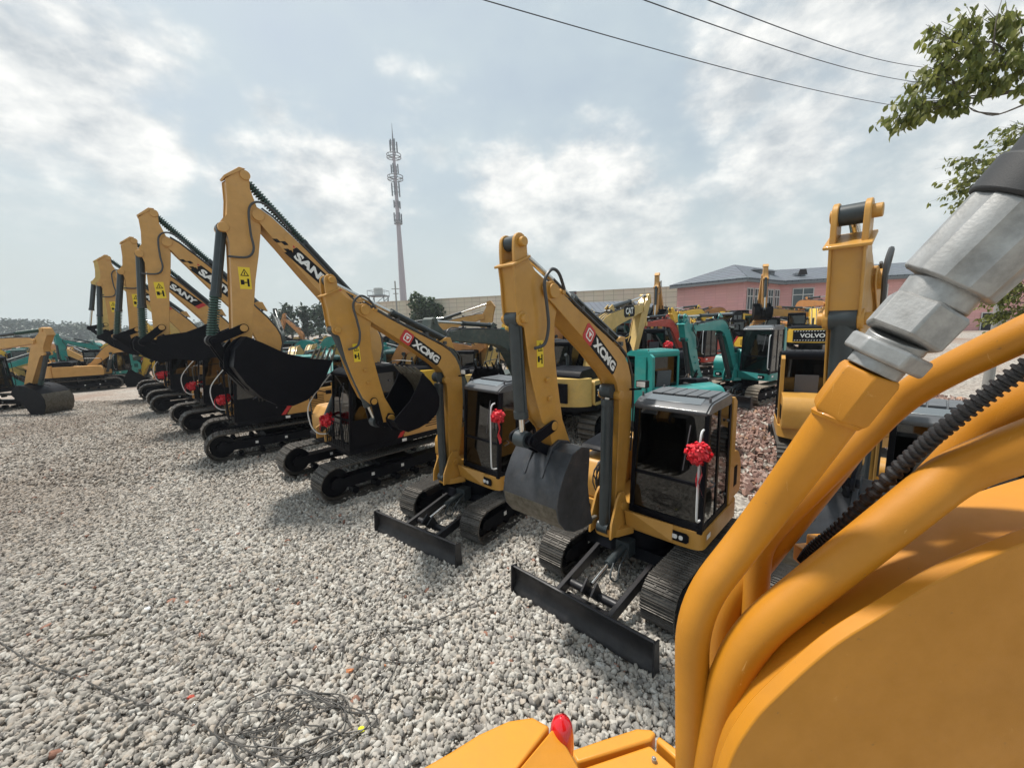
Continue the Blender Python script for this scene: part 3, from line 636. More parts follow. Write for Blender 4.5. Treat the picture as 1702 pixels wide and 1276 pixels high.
        for zz, xx in ((3.0, 2.12), (2.80, 2.09)): m.box(xx-.03, xx+.03, by+sh, by+sh+.03, zz-.02, zz+.02)
    else:
        m.pin(*tp, .09, by-sh-.03, by+sh+.03); m.pin(*er, .09, by-sh-.03, by+sh+.03)
        m.prism([(2.49, 6.47), (2.515, 6.5), (2.25, 6.71), (2.14, 6.70)], by-sh-.02, by+sh+.02)
    m.pin(*P_, .10 if mini else .14, by-sh-.02, by+sh+.02); m.pin(*S_, .06 if mini else .09, by-sh-.06, by+sh+.06); m.pin(*M['slink'], .05 if mini else .07, by-sh-.05, by+sh+.05)
    m.xf(X(ts_)); stick = T(m, 'stick', [body], root)
    if hero:
        m = MB(); yb2 = by+sh
        if mini: o0 = Vector((2.27, yb2, 3.14)); hh, ww = .27, .10
        else: o0 = Vector((2.47, yb2, 4.42)); hh, ww = .42, .2
        a = (-1, 0, 0); u3 = (0, 0, 1)
        m.mi(0); m.quadp(o0, a, u3, ww, hh, .002, .001); nn = Vector(a).cross(Vector(u3))
        m.mi(1); b0 = o0+nn*.0045
        tri = [(.5, .93), (.12, .60), (.88, .60)]; tri2 = [(.5, .86), (.24, .64), (.76, .64)]
        f = lambda p: b0+Vector(a)*(p[0]*ww)+Vector(u3)*(p[1]*hh)
        m.add([f(p) for p in tri]+[f(p) for p in tri2], [(0, 1, 4, 3), (1, 2, 5, 4), (2, 0, 3, 5)])
        m.quadp(f((.46, .66)), a, u3, ww*.08, hh*.12, .001)
        m.quadp(f((.1, .2)), a, u3, ww*.3, hh*.22, .001); m.quadp(f((.4, .28)), a, u3, ww*.25, hh*.05, .001); m.quadp(f((.66, .12)), a, u3, ww*.18, hh*.36, .001)
        m.xf(X(ts_)); T(m, 'warning_label', [LBL, BLKD], stick, b=0)
    # cylinders (arm, bucket, boom)
    def ram(name, A, B, y_, r1, r2, frac, guardspring=0, matb=CYLB):
        A, B = Vector((A[0], y_, A[1])), Vector((B[0], y_, B[1])); d = (B-A); ln = d.length; d.normalize()
        m = MB(); C = A+d*ln*frac; eye_ = lambda m: m.cyl(B-Vector((0, .045+r1*.4, 0)), B+Vector((0, .045+r1*.4, 0)), r1*1.25, 16)
        m.cyl(A-d*r1*.2, C, r1, 16); m.cyl(C-d*r1*.8, C+d*.02, r1*1.12, 16); m.cyl(A-Vector((0, .05+r1*.4, 0)), A+Vector((0, .05+r1*.4, 0)), r1*1.15, 14)
        m.tube([A+d*.05+Vector((0, r1+.004, 0)), A+d*(ln*frac-.05)+Vector((0, r1+.004, 0))], r1*.2, 5)
        m.xf(XI); o = T(m, name, [matb], root, b=0)
        m = MB()
        if guardspring:
            pts = []; n = int(ln*(1-frac)/.055*8); u = d.orthogonal().normalized(); v = d.cross(u)
            for i in range(n+1): a = i*2*pi/8; pts.append(C+d*(ln*(1-frac)-.1)*i/n+(u*cos(a)+v*sin(a))*r1*.98)
            m.tube(pts, .016, 5); m.mi(1); m.cyl(C, B, r2*1.2, 10); eye_(m); m.xf(XI); T(m, 'rod_guard', [SPRG, RUB], o, b=0)
        else: m.cyl(C, B, r2, 14); m.mi(1); eye_(m); m.xf(XI); T(m, 'rod', [CHROME, matb], o, b=0)
    spr = (hero and not mini)
    A = tb_(ab); ram('arm_cylinder', A, ts_(tp), by, M['armr'], M['armr']*.55, .52, spr)
    for s in ((-1, 1) if M['two'] else (0,)):
        t_, b_ = M['bcylpts']; t_ = tb_(t_)
        ram('boom_cylinder', b_, t_, by+s*(bh+.08), .075 if mini else .075, .04, .93 if mini else .62, spr)
    slink = ts_(M['slink']); bl = tk_((M['bl'][0]*bs, M['bl'][1]*bs))
    RE = circ(slink, M['la'], bl, M['lb'], Vector(ts_(P_))*0+Vector(S2)-(Vector(ts_(er))-Vector(S2))*0+Vector((0, 0))+ (Vector(slink)-Vector(ts_(er)))*.0 + (Vector(ts_(M['boom'][5]))-Vector(S2))*0)
    # rod end lies on the outer side of the stick
    sidev = Vector((Vector(ts_(er))-Vector(ts_(P_)))).normalized()
    c1 = circ(slink, M['la'], bl, M['lb'], Vector(slink)-sidev*5); RE = c1
    ram('bucket_cylinder', ts_(er), RE, by, M['bcyl']*(1.5 if mini else 1.35), M['rcyl']*1.1, .80 if mini else .60, spr)
    m = MB(); lw = .035 if mini else .05
    def bar(A, B, r, ya, yb):
        A, B = Vector(A), Vector(B); d = (B-A).normalized(); n = Vector((-d.y, d.x)); pts = []
        for k in range(7): a = pi/2+pi*k/6; pts.append(A+(d*cos(a)+n*sin(a))*r)
        for k in range(7): a = -pi/2+pi*k/6; pts.append(B+(d*cos(a)+n*sin(a))*r)
        m.prism([(p.x, p.y) for p in pts], ya, yb)
    for s in (-1, 1):
        bar(slink, RE, .06 if mini else .085, by+s*(sh+.03)-.015, by+s*(sh+.03)+.015)
        bar(RE, bl, .05 if mini else .075, by+s*(sh-.03)-.02, by+s*(sh-.03)+.02)
    m.pin(RE.x, RE.y, .035 if mini else .05, by-sh-.07, by+sh+.07); m.pin(bl[0], bl[1], .035 if mini else .05, by-sh-.05, by+sh+.05)
    m.xf(XI); T(m, 'bucket_linkage', [BLK if not mini else DTEAL if False else BLK], root)
    if bucket_on:
        bw = M['bw']; sh_ = bucket_profile(bs); n = len(sh_)
        m = MB(); inner = [(a[0]-.0, a[1]) for a in offset(sh_+[(sh_[0][0]-.01, sh_[0][1]-.3)], .02)][:n]
        poly = sh_+inner[::-1]
        # shell as a bent plate, split so that the lower wear band is its own colour
        k = 5
        m.prism(sh_[:k+1]+inner[:k+1][::-1], by-bw, by+bw); m.mi(1); m.prism([sh_[i] for i in range(k, n)]+[inner[i] for i in range(k, n)][::-1], by-bw-.002, by+bw+.002); m.mi(0)
        side = sh_+[(-.06*bs, -.62*bs), (-.02*bs, -.35*bs), (-.05*bs, -.1*bs)]
        for s in (-1, 1): m.prism(side, by+s*bw-.012, by+s*bw+.012)
        for s in (-1, 1): m.prism([(-.06*bs, .05*bs), (-.08*bs, -.04*bs), (.0, -.08*bs), (.3*bs, -.1*bs), (.47*bs, -.2*bs), (.36*bs, -.02*bs), (.30*bs, .09*bs), (.15*bs, .14*bs), (0, .1*bs)], by+s*(sh+.02)-.02, by+s*(sh+.02)+.02)
        m.xf(X(tk_)); bk = T(m, 'bucket', [buckm, WORN if hero else buckm], root)
        m = MB(); nt_ = 5
        for i in range(nt_):
            yy = by-bw+.05+(2*bw-.1)*i/(nt_-1); t0 = sh_[-1]; z_ = t0[1]
            m.hexa([(t0[0]+.06, yy-.035, z_-.02), (t0[0]+.06, yy+.035, z_-.02), (t0[0]+.06, yy+.035, z_+.04), (t0[0]+.06, yy-.035, z_+.04)],
                   [(t0[0]-.16*bs, yy-.02, z_-.005), (t0[0]-.16*bs, yy+.02, z_-.005), (t0[0]-.16*bs, yy+.02, z_+.012), (t0[0]-.16*bs, yy-.02, z_+.012)])
        m.xf(X(tk_)); T(m, 'teeth', [WORN if hero else buckm], bk)
    return root

# ------------------------------------------------------------------ ground, gravel, rubble
def build_ground():
    m = MB(); xs = [-900, -400, -150, -80, -50]+[-40+i*2 for i in range(46)]+[60, 90, 150, 400, 900]; ys = [-30, -10, -4]+[i*2 for i in range(40)]+[90, 130, 200, 400, 900]
    vs = [(x, y, hz(x, y)-.03) for y in ys for x in xs]; nx = len(xs)
    m.add(vs, [(j*nx+i, j*nx+i+1, (j+1)*nx+i+1, (j+1)*nx+i) for j in range(len(ys)-1) for i in range(nx-1)])
    g = bpy.data.materials.new('gravel_ground'); g.use_nodes = True; nt = g.node_tree; b = nt.nodes['Principled BSDF']; N = nt.nodes.new; L = nt.links.new
    tc = N('ShaderNodeTexCoord'); b.inputs['Roughness'].default_value = .9
    v = N('ShaderNodeTexVoronoi'); v.inputs['Scale'].default_value = 15; L(tc.outputs['Object'], v.inputs[0])
    v2 = N('ShaderNodeTexVoronoi'); v2.feature = 'DISTANCE_TO_EDGE'; v2.inputs['Scale'].default_value = 15; L(tc.outputs['Object'], v2.inputs[0])
    s = N('ShaderNodeSeparateColor'); L(v.outputs['Color'], s.inputs[0])
    r = N('ShaderNodeValToRGB'); L(s.outputs[0], r.inputs[0]); e = r.color_ramp.elements
    e[0].position = 0; e[0].color = (.16, .14, .125, 1); e[1].position = 1; e[1].color = (.46, .42, .37, 1); q = e.new(.5); q.color = (.33, .30, .265, 1)
    n = N('ShaderNodeTexNoise'); n.inputs['Scale'].default_value = .16; n.inputs['Detail'].default_value = 7; n.inputs['Roughness'].default_value = .6; L(tc.outputs['Object'], n.inputs[0])
    mr = N('ShaderNodeMapRange'); L(n.outputs[0], mr.inputs[0]); mr.inputs[1].default_value = .45; mr.inputs[2].default_value = .62
    sep = N('ShaderNodeSeparateXYZ'); L(tc.outputs['Object'], sep.inputs[0]); far = N('ShaderNodeMapRange'); L(sep.outputs[1], far.inputs[0]); far.inputs[1].default_value = 9; far.inputs[2].default_value = 19
    mm = N('ShaderNodeMath'); mm.operation = 'MULTIPLY'; L(mr.outputs[0], mm.inputs[0]); L(far.outputs[0], mm.inputs[1])
    mx = N('ShaderNodeMix'); mx.data_type = 'RGBA'; L(mm.outputs[0], mx.inputs[0]); L(r.outputs[0], mx.inputs[6]); mx.inputs[7].default_value = (.24, .165, .125, 1); L(mx.outputs[2], b.inputs['Base Color'])
    bu = N('ShaderNodeBump'); bu.inputs['Strength'].default_value = .9; bu.inputs['Distance'].default_value = .03; L(v2.outputs['Distance'], bu.inputs['Height']); L(bu.outputs[0], b.inputs['Normal'])
    o = m.build('ground', [g]); tag(o, 'pale gravel yard under the rows of excavators', None, None, 'structure')

def stone_mat(name, ramp):
    g = bpy.data.materials.new(name); g.use_nodes = True; nt = g.node_tree; b = nt.nodes['Principled BSDF']; N = nt.nodes.new; L = nt.links.new
    oi = N('ShaderNodeObjectInfo'); r = N('ShaderNodeValToRGB'); L(oi.outputs['Random'], r.inputs[0]); e = r.color_ramp.elements; r.color_ramp.interpolation = 'CONSTANT'
    e[0].position = 0; e[0].color = (*ramp[0][1], 1); e[1].position = ramp[1][0]; e[1].color = (*ramp[1][1], 1)
    for p, c in ramp[2:]: q = e.new(p); q.color = (*c, 1)
    tc = N('ShaderNodeTexCoord'); n = N('ShaderNodeTexNoise'); n.inputs['Scale'].default_value = 38; n.inputs['Detail'].default_value = 4; L(tc.outputs['Object'], n.inputs[0])
    mx = N('ShaderNodeMix'); mx.data_type = 'RGBA'; mx.blend_type = 'MULTIPLY'; mx.inputs[0].default_value = .55; L(r.outputs[0], mx.inputs[6])
    r2 = N('ShaderNodeValToRGB'); L(n.outputs[0], r2.inputs[0]); r2.color_ramp.elements[0].position = .35; r2.color_ramp.elements[1].position = .65; r2.color_ramp.elements[0].color = (.55, .53, .5, 1); L(r2.outputs[0], mx.inputs[7])
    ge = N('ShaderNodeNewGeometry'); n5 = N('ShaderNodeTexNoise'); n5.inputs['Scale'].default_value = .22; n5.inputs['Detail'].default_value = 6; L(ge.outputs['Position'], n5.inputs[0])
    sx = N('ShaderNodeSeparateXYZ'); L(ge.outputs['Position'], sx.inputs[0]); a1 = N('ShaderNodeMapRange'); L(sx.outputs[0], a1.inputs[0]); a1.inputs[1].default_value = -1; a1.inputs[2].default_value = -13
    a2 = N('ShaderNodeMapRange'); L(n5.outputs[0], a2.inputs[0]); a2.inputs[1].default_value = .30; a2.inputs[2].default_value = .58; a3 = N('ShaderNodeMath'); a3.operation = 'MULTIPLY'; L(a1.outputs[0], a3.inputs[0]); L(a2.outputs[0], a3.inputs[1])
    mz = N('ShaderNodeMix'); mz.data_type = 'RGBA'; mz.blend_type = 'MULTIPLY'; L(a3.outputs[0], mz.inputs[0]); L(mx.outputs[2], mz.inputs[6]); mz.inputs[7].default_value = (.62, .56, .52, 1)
    L(mz.outputs[2], b.inputs['Base Color']); b.inputs['Roughness'].default_value = .85
    bu = N('ShaderNodeBump'); bu.inputs['Strength'].default_value = .5; bu.inputs['Distance'].default_value = .006; L(n.outputs[0], bu.inputs['Height']); L(bu.outputs[0], b.inputs['Normal'])
    return g
def scatter(name, poly, step, density, rmin, rmax, material, label, seed, lift=0.0, subd=2, rough=.5):
    """loose stones over a patch of ground: one object, stones made and strewn by geometry nodes"""
    m = MB(); (x0, y0), (x1, y1) = poly[0], poly[1]
    xs = [x0+(x1-x0)*i/24 for i in range(25)]; ys = [y0+(y1-y0)*i/24 for i in range(25)]
    def inside(x, y): return abs(x) < 1.36*y+1.6
    vs = [(x, y, hz(x, y)+lift) for y in ys for x in xs]
    fs = [(j*25+i, j*25+i+1, (j+1)*25+i+1, (j+1)*25+i) for j in range(24) for i in range(24) if inside((xs[i]+xs[i+1])/2, (ys[j]+ys[j+1])/2) and poly[2]((xs[i]+xs[i+1])/2, (ys[j]+ys[j+1])/2)]
    m.add(vs, fs); o = m.build(name, [material]); tag(o, label, None, None, 'stuff')
    g = bpy.data.node_groups.new(name, 'GeometryNodeTree'); g.interface.new_socket('Geometry', in_out='INPUT', socket_type='NodeSocketGeometry'); g.interface.new_socket('Geometry', in_out='OUTPUT', socket_type='NodeSocketGeometry')
    N = g.nodes.new; L = g.links.new; gi = N('NodeGroupInput'); go = N('NodeGroupOutput')
    dp = N('GeometryNodeDistributePointsOnFaces'); dp.distribute_method = 'RANDOM'; L(gi.outputs[0], dp.inputs['Mesh']); dp.inputs['Density'].default_value = density; dp.inputs['Seed'].default_value = seed
    g2i = N('GeometryNodeGeometryToInstance')
    for k in range(6):
        ico = N('GeometryNodeMeshIcoSphere'); ico.inputs['Radius'].default_value = 1; ico.inputs['Subdivisions'].default_value = subd
        sp = N('GeometryNodeSetPosition'); L(ico.outputs[0], sp.inputs[0])
        pos = N('GeometryNodeInputPosition'); nz = N('ShaderNodeTexNoise'); nz.noise_dimensions = '4D'; nz.inputs['Scale'].default_value = .95; nz.inputs['Detail'].default_value = 3.5; nz.inputs['W'].default_value = k*7.3+seed; L(pos.outputs[0], nz.inputs['Vector'])
        vm = N('ShaderNodeVectorMath'); vm.operation = 'SUBTRACT'; L(nz.outputs['Color'], vm.inputs[0]); vm.inputs[1].default_value = (.5, .5, .5)
        vs_ = N('ShaderNodeVectorMath'); vs_.operation = 'SCALE'; L(vm.outputs[0], vs_.inputs[0]); vs_.inputs['Scale'].default_value = 2.7*rough/.5
        L(vs_.outputs[0], sp.inputs['Offset'])
        sm = N('GeometryNodeSetShadeSmooth'); L(sp.outputs[0], sm.inputs[0]); sm.inputs['Shade Smooth'].default_value = rough < .6
        smt = N('GeometryNodeSetMaterial'); L(sm.outputs[0], smt.inputs[0]); smt.inputs['Material'].default_value = material
        L(smt.outputs[0], g2i.inputs[0])
    ip = N('GeometryNodeInstanceOnPoints'); L(dp.outputs['Points'], ip.inputs['Points']); L(g2i.outputs[0], ip.inputs['Instance']); ip.inputs['Pick Instance'].default_value = True
    rv = N('FunctionNodeRandomValue'); rv.data_type = 'FLOAT_VECTOR'; rv.inputs[0].default_value = (0, 0, 0); rv.inputs[1].default_value = (6.28, 6.28, 6.28); rv.inputs['Seed'].default_value = seed+1
    rs = N('FunctionNodeRandomValue'); rs.data_type = 'FLOAT'; rs.inputs[2].default_value = 0; rs.inputs[3].default_value = 1; rs.inputs['Seed'].default_value = seed+2
    pw = N('ShaderNodeMath'); pw.operation = 'POWER'; L(rs.outputs[1], pw.inputs[0]); pw.inputs[1].default_value = 2.0
    mr = N('ShaderNodeMapRange'); L(pw.outputs[0], mr.inputs[0]); mr.inputs[3].default_value = rmin; mr.inputs[4].default_value = rmax
    cx = N('ShaderNodeCombineXYZ'); sc1 = N('ShaderNodeMath'); sc1.operation = 'MULTIPLY'; L(mr.outputs[0], sc1.inputs[0]); sc1.inputs[1].default_value = .72
    sc2 = N('ShaderNodeMath'); sc2.operation = 'MULTIPLY'; L(mr.outputs[0], sc2.inputs[0]); sc2.inputs[1].default_value = 1.2
    L(sc2.outputs[0], cx.inputs[0]); L(mr.outputs[0], cx.inputs[1]); L(sc1.outputs[0], cx.inputs[2])
    L(rv.outputs[0], ip.inputs['Rotation']); L(cx.outputs[0], ip.inputs['Scale'])
    L(ip.outputs[0], go.inputs[0]); md = o.modifiers.new('strew', 'NODES'); md.node_group = g
    return o
build_ground()
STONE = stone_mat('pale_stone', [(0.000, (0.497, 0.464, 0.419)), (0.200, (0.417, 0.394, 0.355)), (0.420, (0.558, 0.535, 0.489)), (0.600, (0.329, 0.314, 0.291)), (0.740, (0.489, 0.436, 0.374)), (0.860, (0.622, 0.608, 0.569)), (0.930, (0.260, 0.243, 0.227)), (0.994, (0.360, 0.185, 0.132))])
BRICKR = stone_mat('brick_rubble', [(0, (.33, .20, .16)), (.22, (.25, .15, .125)), (.38, (.38, .27, .23)), (.62, (.45, .40, .35)), (.75, (.20, .12, .10)), (.9, (.60, .55, .50)), (.95, (.5, .3, .2))])
rub = lambda x, y: x > 4.2+(y-6)*.1 and y > 6.2 and x > y*.42
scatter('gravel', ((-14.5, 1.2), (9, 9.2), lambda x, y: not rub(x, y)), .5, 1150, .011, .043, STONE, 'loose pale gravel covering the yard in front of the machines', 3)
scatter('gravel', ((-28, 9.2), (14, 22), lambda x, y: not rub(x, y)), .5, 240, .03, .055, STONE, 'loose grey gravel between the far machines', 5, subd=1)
scatter('rubble', ((3.5, 6.2), (16, 17), rub), .5, 170, .03, .10, BRICKR, 'broken red brick rubble behind the mini excavators', 9, lift=.02, subd=1, rough=.8)

# ------------------------------------------------------------------ hero row
X1 = machine('mini', (1.908, 5.575, .77), 'yellow mini excavator with its grey bucket hanging in front and a black dozer blade', group='excavators lined up facing the camera', hero=1, logo='XCMG')
X2 = machine('mini', (-.616, 7.573, .637), 'yellow mini excavator with its black bucket curled up behind the stick', group='excavators lined up facing the camera', hero=1, logo='XCMG', db=-.033, yaw=-.156, dk=-2.35, buckm=BLK)
X0 = machine('mini', (4.36, 4.46, .82), 'yellow mini excavator seen head on behind the thick yellow pipes', group='excavators lined up facing the camera', hero=1, logo='XCMG', db=-.034)
SG = 'ochre excavators with black cabs in the slanting row'
S1 = machine('mid', (-3.6, 9.9, .767), 'tallest ochre excavator in the row, its boom crossing behind the smaller machine', group=SG, hero=1, logo='SANY', body=OCH, cabm=BLK, guard=True)
S2 = machine('mid', (-7.776, 12.796, .887), 'second ochre excavator in the slanting row, with black bucket held level', group=SG, hero=1, logo='SANY', body=OCH, cabm=BLK, guard=True, scale=1.03, ds=-.06, db=.01, dk=-.62, bks=.80)
S3 = machine('mid', (-11.36, 16.10, .76), 'third ochre excavator in the slanting row, boom half hidden by the second', group=SG, hero=1, logo='SANY', body=OCH, cabm=BLK, guard=True, scale=1.03, ds=-.02, dk=-.2, bks=.72)
S4 = machine('mid', (-15.67, 19.91, .786), 'fourth ochre excavator in the slanting row with a flat black bucket', group=SG, hero=1, logo='SANY', body=OCH, cabm=BLK, guard=True, scale=1.06, db=-.03, ds=-.04, dk=-.25, bks=.70)
S5 = machine('mid', (-19.6, 23.9, .8), 'pale yellow excavator with a rounded stick top, last in the slanting row', group=SG, hero=0, body=CATY, cabm=BLK, scale=1.15, db=-.02, bks=.65)

# ------------------------------------------------------------------ red rosettes
def rosette(loc, r, label, facing=0, tail=True, seed=1):
    rr = random.Random(seed); root = empty('ribbon_rosette', loc, facing); tag(root, label, 'rosette', 'red ribbon rosettes tied on the machines')
    m = MB()
    for k in range(150):
        th = math.acos(rr.uniform(-1, 1)); ph = rr.uniform(0, 2*pi); d = Vector((sin(th)*cos(ph), sin(th)*sin(ph), cos(th)*.95)); a = d.orthogonal().normalized(); a.rotate(Matrix.Rotation(rr.uniform(0, 6.3), 3, d)); b = d.cross(a)
        s = r*rr.uniform(.28, .42); R = r*rr.uniform(.72, 1.0)
        P = [d*(r*.45), d*R+a*s*.45, d*(R*1.08)+a*s*.1, d*(R*.9)-a*s*.5]
        w_ = s*.38
        vs = []
        for i, p in enumerate(P): vs += [p-b*w_*(1-.15*i)+d*rr.uniform(-.01, .01), p+b*w_*(1-.1*i)]
        m.add(vs, [(0, 1, 3, 2), (2, 3, 5, 4), (4, 5, 7, 6)])
    m.ball((0, 0, 0), r*.72, 12); m.build('bow', [RIB], root, 60)
    m = MB()
    if tail:
        for s in (-1, 1):
            p = [Vector((0, s*.02, -r*.5)), Vector((.03, s*.05, -r*1.6)), Vector((.0, s*.03, -r*2.4)), Vector((.04, s*.07, -r*3.4))]
            vs = []
            for i, q in enumerate(p): w_ = .022+.010*i; vs += [q-Vector((.3, 1, 0))*w_, q+Vector((.3, 1, .1))*w_]
            m.add(vs, [(0, 1, 3, 2), (2, 3, 5, 4), (4, 5, 7, 6)])
    else:
        for s in (-1, 1):
            p = [Vector((0, 0, r*.3)), Vector((0, s*r*1.3, r*.7)), Vector((.0, s*r*1.9, r*.3)), Vector((0, s*r*2.0, -r*.9))]
            vs = []
            for i, q in enumerate(p): vs += [q-Vector((0, .2, 1))*.03, q+Vector((.3, .1, 1))*.035]
            m.add(vs, [(0, 1, 3, 2), (2, 3, 5, 4), (4, 5, 7, 6)])
    m.build('ribbon_tail', [RIB], root, 60)
    return root
def mpoint(o, p): return Matrix.Translation(o.location) @ Matrix.Rotation(o.rotation_euler.z, 4, 'Z') @ Matrix.Scale(o.scale.x, 4) @ Vector(p)
bpy.context.view_layer.update()
rosette(mpoint(X1, (.60, .92, 2.03)), .15, 'big red rosette on the cab corner of the mini excavator whose bucket hangs low', seed=2)
rosette(at(827, 692, mpoint(X2, (.7, .85, 2.0)).y), .13, 'red rosette on the cab rail of the mini excavator with the curled up bucket', seed=3)
rosette(mpoint(S1, (1.28, .55, 1.62)), .16, 'red rosette on the window guard of the tallest ochre excavator', tail=False, seed=4)
rosette(mpoint(S2, (1.28, .60, 1.60)), .17, 'red rosette on the second ochre excavator, below its level bucket', tail=False, seed=5)
rosette(mpoint(S3, (1.28, .60, 1.60)), .18, 'small red rosette on the third ochre excavator', tail=False, seed=6)
rosette(mpoint(S4, (1.28, .60, 1.60)), .20, 'smallest red rosette, on the fourth ochre excavator', tail=False, seed=7)

# ------------------------------------------------------------------ the machine the camera stands on
def iplane(px, py, X):
    d = raydir(px, py); t = X/d.x; return (d.y*t, EYE+d.z*t)
def fg():
    root = empty('excavator', (1.2, .9, 0)); tag(root, 'big orange-yellow boom with thick bent pipes and a silver hose fitting, right beside the camera', 'excavator')
    inv = Matrix.Translation((-1.2, -.9, 0))
    def P(l): return [inv @ atd(*q) for q in l]
    def B(m, name, mats, parent=root, **k): return m.build(name, mats, parent, **k)
    YP = .43
    low = [(1165, 1600), (1183, 1400), (1210, 1276), (1249, 1204), (1298, 1151), (1383, 1076), (1471, 1020), (1577, 956), (1702, 903), (1850, 850), (2100, 780)]
    cv = [inv @ at(a, b, YP) for a, b in low]
    cv = [(p.x, p.z) for p in smoothpath([(a.x, 0, a.z) for a in cv], 5)]
    yo = YP-.9
    poly = cv+[(cv[-1][0]+.3, cv[-1][1]-.05), (cv[-1][0]+.3, 2.0), (cv[0][0], 2.0)]
    m = MB(); m.prism(poly, yo, yo+.020)
    m.prism(offset(poly, .022), yo+.0195, yo+.12)
    B(m, 'boom', [FGY], bevel=.002)
    def pipe(l, r, name='hydraulic_pipe', mt=FGY, n=28, parent=root):
        m = MB(); m.tube(smoothpath(P(l), 8), r, n); return B(m, name, [mt], parent, ang=60)
    def fillet(pts, R_, n=9):
        o = [pts[0]]
        for i in range(1, len(pts)-1):
            a, b, c = pts[i-1], pts[i], pts[i+1]; r = min(R_, (a-b).length*.48, (c-b).length*.48); p, q = b+(a-b).normalized()*r, b+(c-b).normalized()*r
            o += [p*(1-t)**2+b*(2*t*(1-t))+q*t*t for t in [k/n for k in range(n+1)]]
        return o+[pts[-1]]
    def pipe(l, r, R_=.07):
        m = MB(); m.tube(fillet(P(l), R_), r, 32); return B(m, 'hydraulic_pipe', [FGY], root, ang=60)
    pipe([(1150, 1520, .66), (1150, 1010, .60), (1262, 870, .585), (1392, 690, .49)], .0240)
    pipe([(1250, 1500, .74), (1236, 1276, .71), (1262, 905, .64), (1300, 860, .62), (1490, 668, .55), (1560, 622, .50), (1720, 546, .43), (1860, 480, .39)], .0185, .05)
    pipe([(1199, 1520, .76), (1199, 1010, .70), (1300, 880, .66), (1460, 672, .58)], .0245)
    pipe([(1165, 1520, .62), (1182, 1276, .60), (1222, 1075, .57), (1590, 782, .50), (1700, 742, .45), (1900, 672, .39)], .0262, .08)
    pipe([(1560, 800, .56), (1640, 722, .52), (1720, 668, .47), (1880, 580, .42)], .0262)
    pipe([(1240, 1500, .70), (1246, 1276, .67), (1284, 1110, .63), (1330, 1050, .6)], .018)
    # weld beads where the pipes meet the plates
    m = MB(); q = P([(1386, 700, .489)])[0]; q2 = P([(1392, 690, .487)])[0]; m.tube([q, q.lerp(q2, .5), q2], [.0245, .0268, .0245], 24); B(m, 'weld_collar', [FGY])
    m = MB(); pth = smoothpath(P([(1335, 935, .64), (1352, 912, .63), (1400, 872, .60), (1500, 772, .53), (1590, 695, .475), (1702, 612, .43), (1850, 510, .38)]), 60)
    m.tube(pth, [.0082+.0016*(1 if (i//3) % 2 else -1) for i in range(len(pth))], 14); B(m, 'corrugated_conduit', [RUB], ang=20)
    # fitting: axis through these points
    ax = P([(1392, 690, .487), (1448, 616, .46), (1462, 600, .455), (1484, 575, .447), (1494, 562, .442), (1545, 508, .428), (1572, 474, .42), (1704, 346, .38), (1714, 336, .377), (1800, 245, .355), (1950, 90, .32)])
    def seg(i, j, r, n, name, mt, parent, rr=None, bevel=.002, ph=0):
        m = MB(); a, b = ax[i], ax[j]; u = (b-a)
        m.tube([a, a+u*.1, b-u*.1, b], rr or ([r*.92, r, r, r*.92] if n == 6 else [r]*4), n)
        if ph: d = u.normalized(); q = Matrix.Rotation(ph, 3, d); m.v = [a+q @ (v-a) for v in m.v]
        return B(m, name, [mt], parent, bevel=bevel, ang=25)
    f = seg(0, 1, .0315, 6, 'hose_fitting', FGY, root, ph=.25)
    seg(1, 2, .026, 24, 'collar', STEEL, f); seg(2, 3, .0395, 6, 'lock_nut', STEEL, f, ph=.5); seg(3, 4, .028, 24, 'collar', STEEL, f); seg(4, 5, .0385, 6, 'union_nut', STEEL, f, ph=.25)
    seg(5, 6, .031, 24, 'collar', STEEL, f)
    m = MB(); a, b = ax[6], ax[7]; d = (b-a).normalized(); u = d.orthogonal().normalized(); v = d.cross(u); n = 48; vs = []
    for k, (t, q) in enumerate(((0, .93), (.03, 1), (.5, 1), (.97, 1), (1, .93))):
        for j in range(n):
            g = (j % 8)/8; r = .0415*q*(1-(.06 if g < .26 else 0)); an = 2*pi*j/n; vs.append(a+(b-a)*t+(u*cos(an)+v*sin(an))*r)
    m.add(vs, [(i*n+j, i*n+(j+1) % n, (i+1)*n+(j+1) % n, (i+1)*n+j) for i in range(4) for j in range(n)]+[tuple(range(n-1, -1, -1)), tuple(range(4*n, 5*n))]); B(m, 'crimp_ferrule', [STEEL], f, ang=18, bevel=.0008)
    m = MB(); m.tube([ax[7], ax[8]+(ax[9]-ax[8])*.62], .0455, 32); B(m, 'rubber_sleeve', [RUBG], root, bevel=.003)
    m = MB(); m.tube([ax[8]+(ax[9]-ax[8])*.58, ax[9], ax[10]], [.041, .042, .043], 32); B(m, 'rubber_hose', [RUBG], root)
    # clamp blocks
    m = MB()
    for (px, py, D, w_) in ((1348, 922, .66, .022), (1368, 905, .655, .02), (1352, 958, .64, .018)):
        c = P([(px, py, D)])[0]; m.box(c.x-w_, c.x+w_, c.y-.012, c.y+.012, c.z-w_*.6, c.z+w_*.7)
    B(m, 'pipe_clamp', [FGY], bevel=.003)
    # hood panels below the camera
    def slab(top, h, name, mats, bev=.01, parent=root):
        t = P(top); m = MB(); n = len(t); b = [p+Vector((0, 0, -h)) for p in t]
        m.add(t+b, [tuple(range(n-1, -1, -1)), tuple(range(n, 2*n))]+[(i, (i+1) % n, n+(i+1) % n, n+i) for i in range(n)]); 
        return B(m, name, mats, parent, bevel=bev, ang=20)
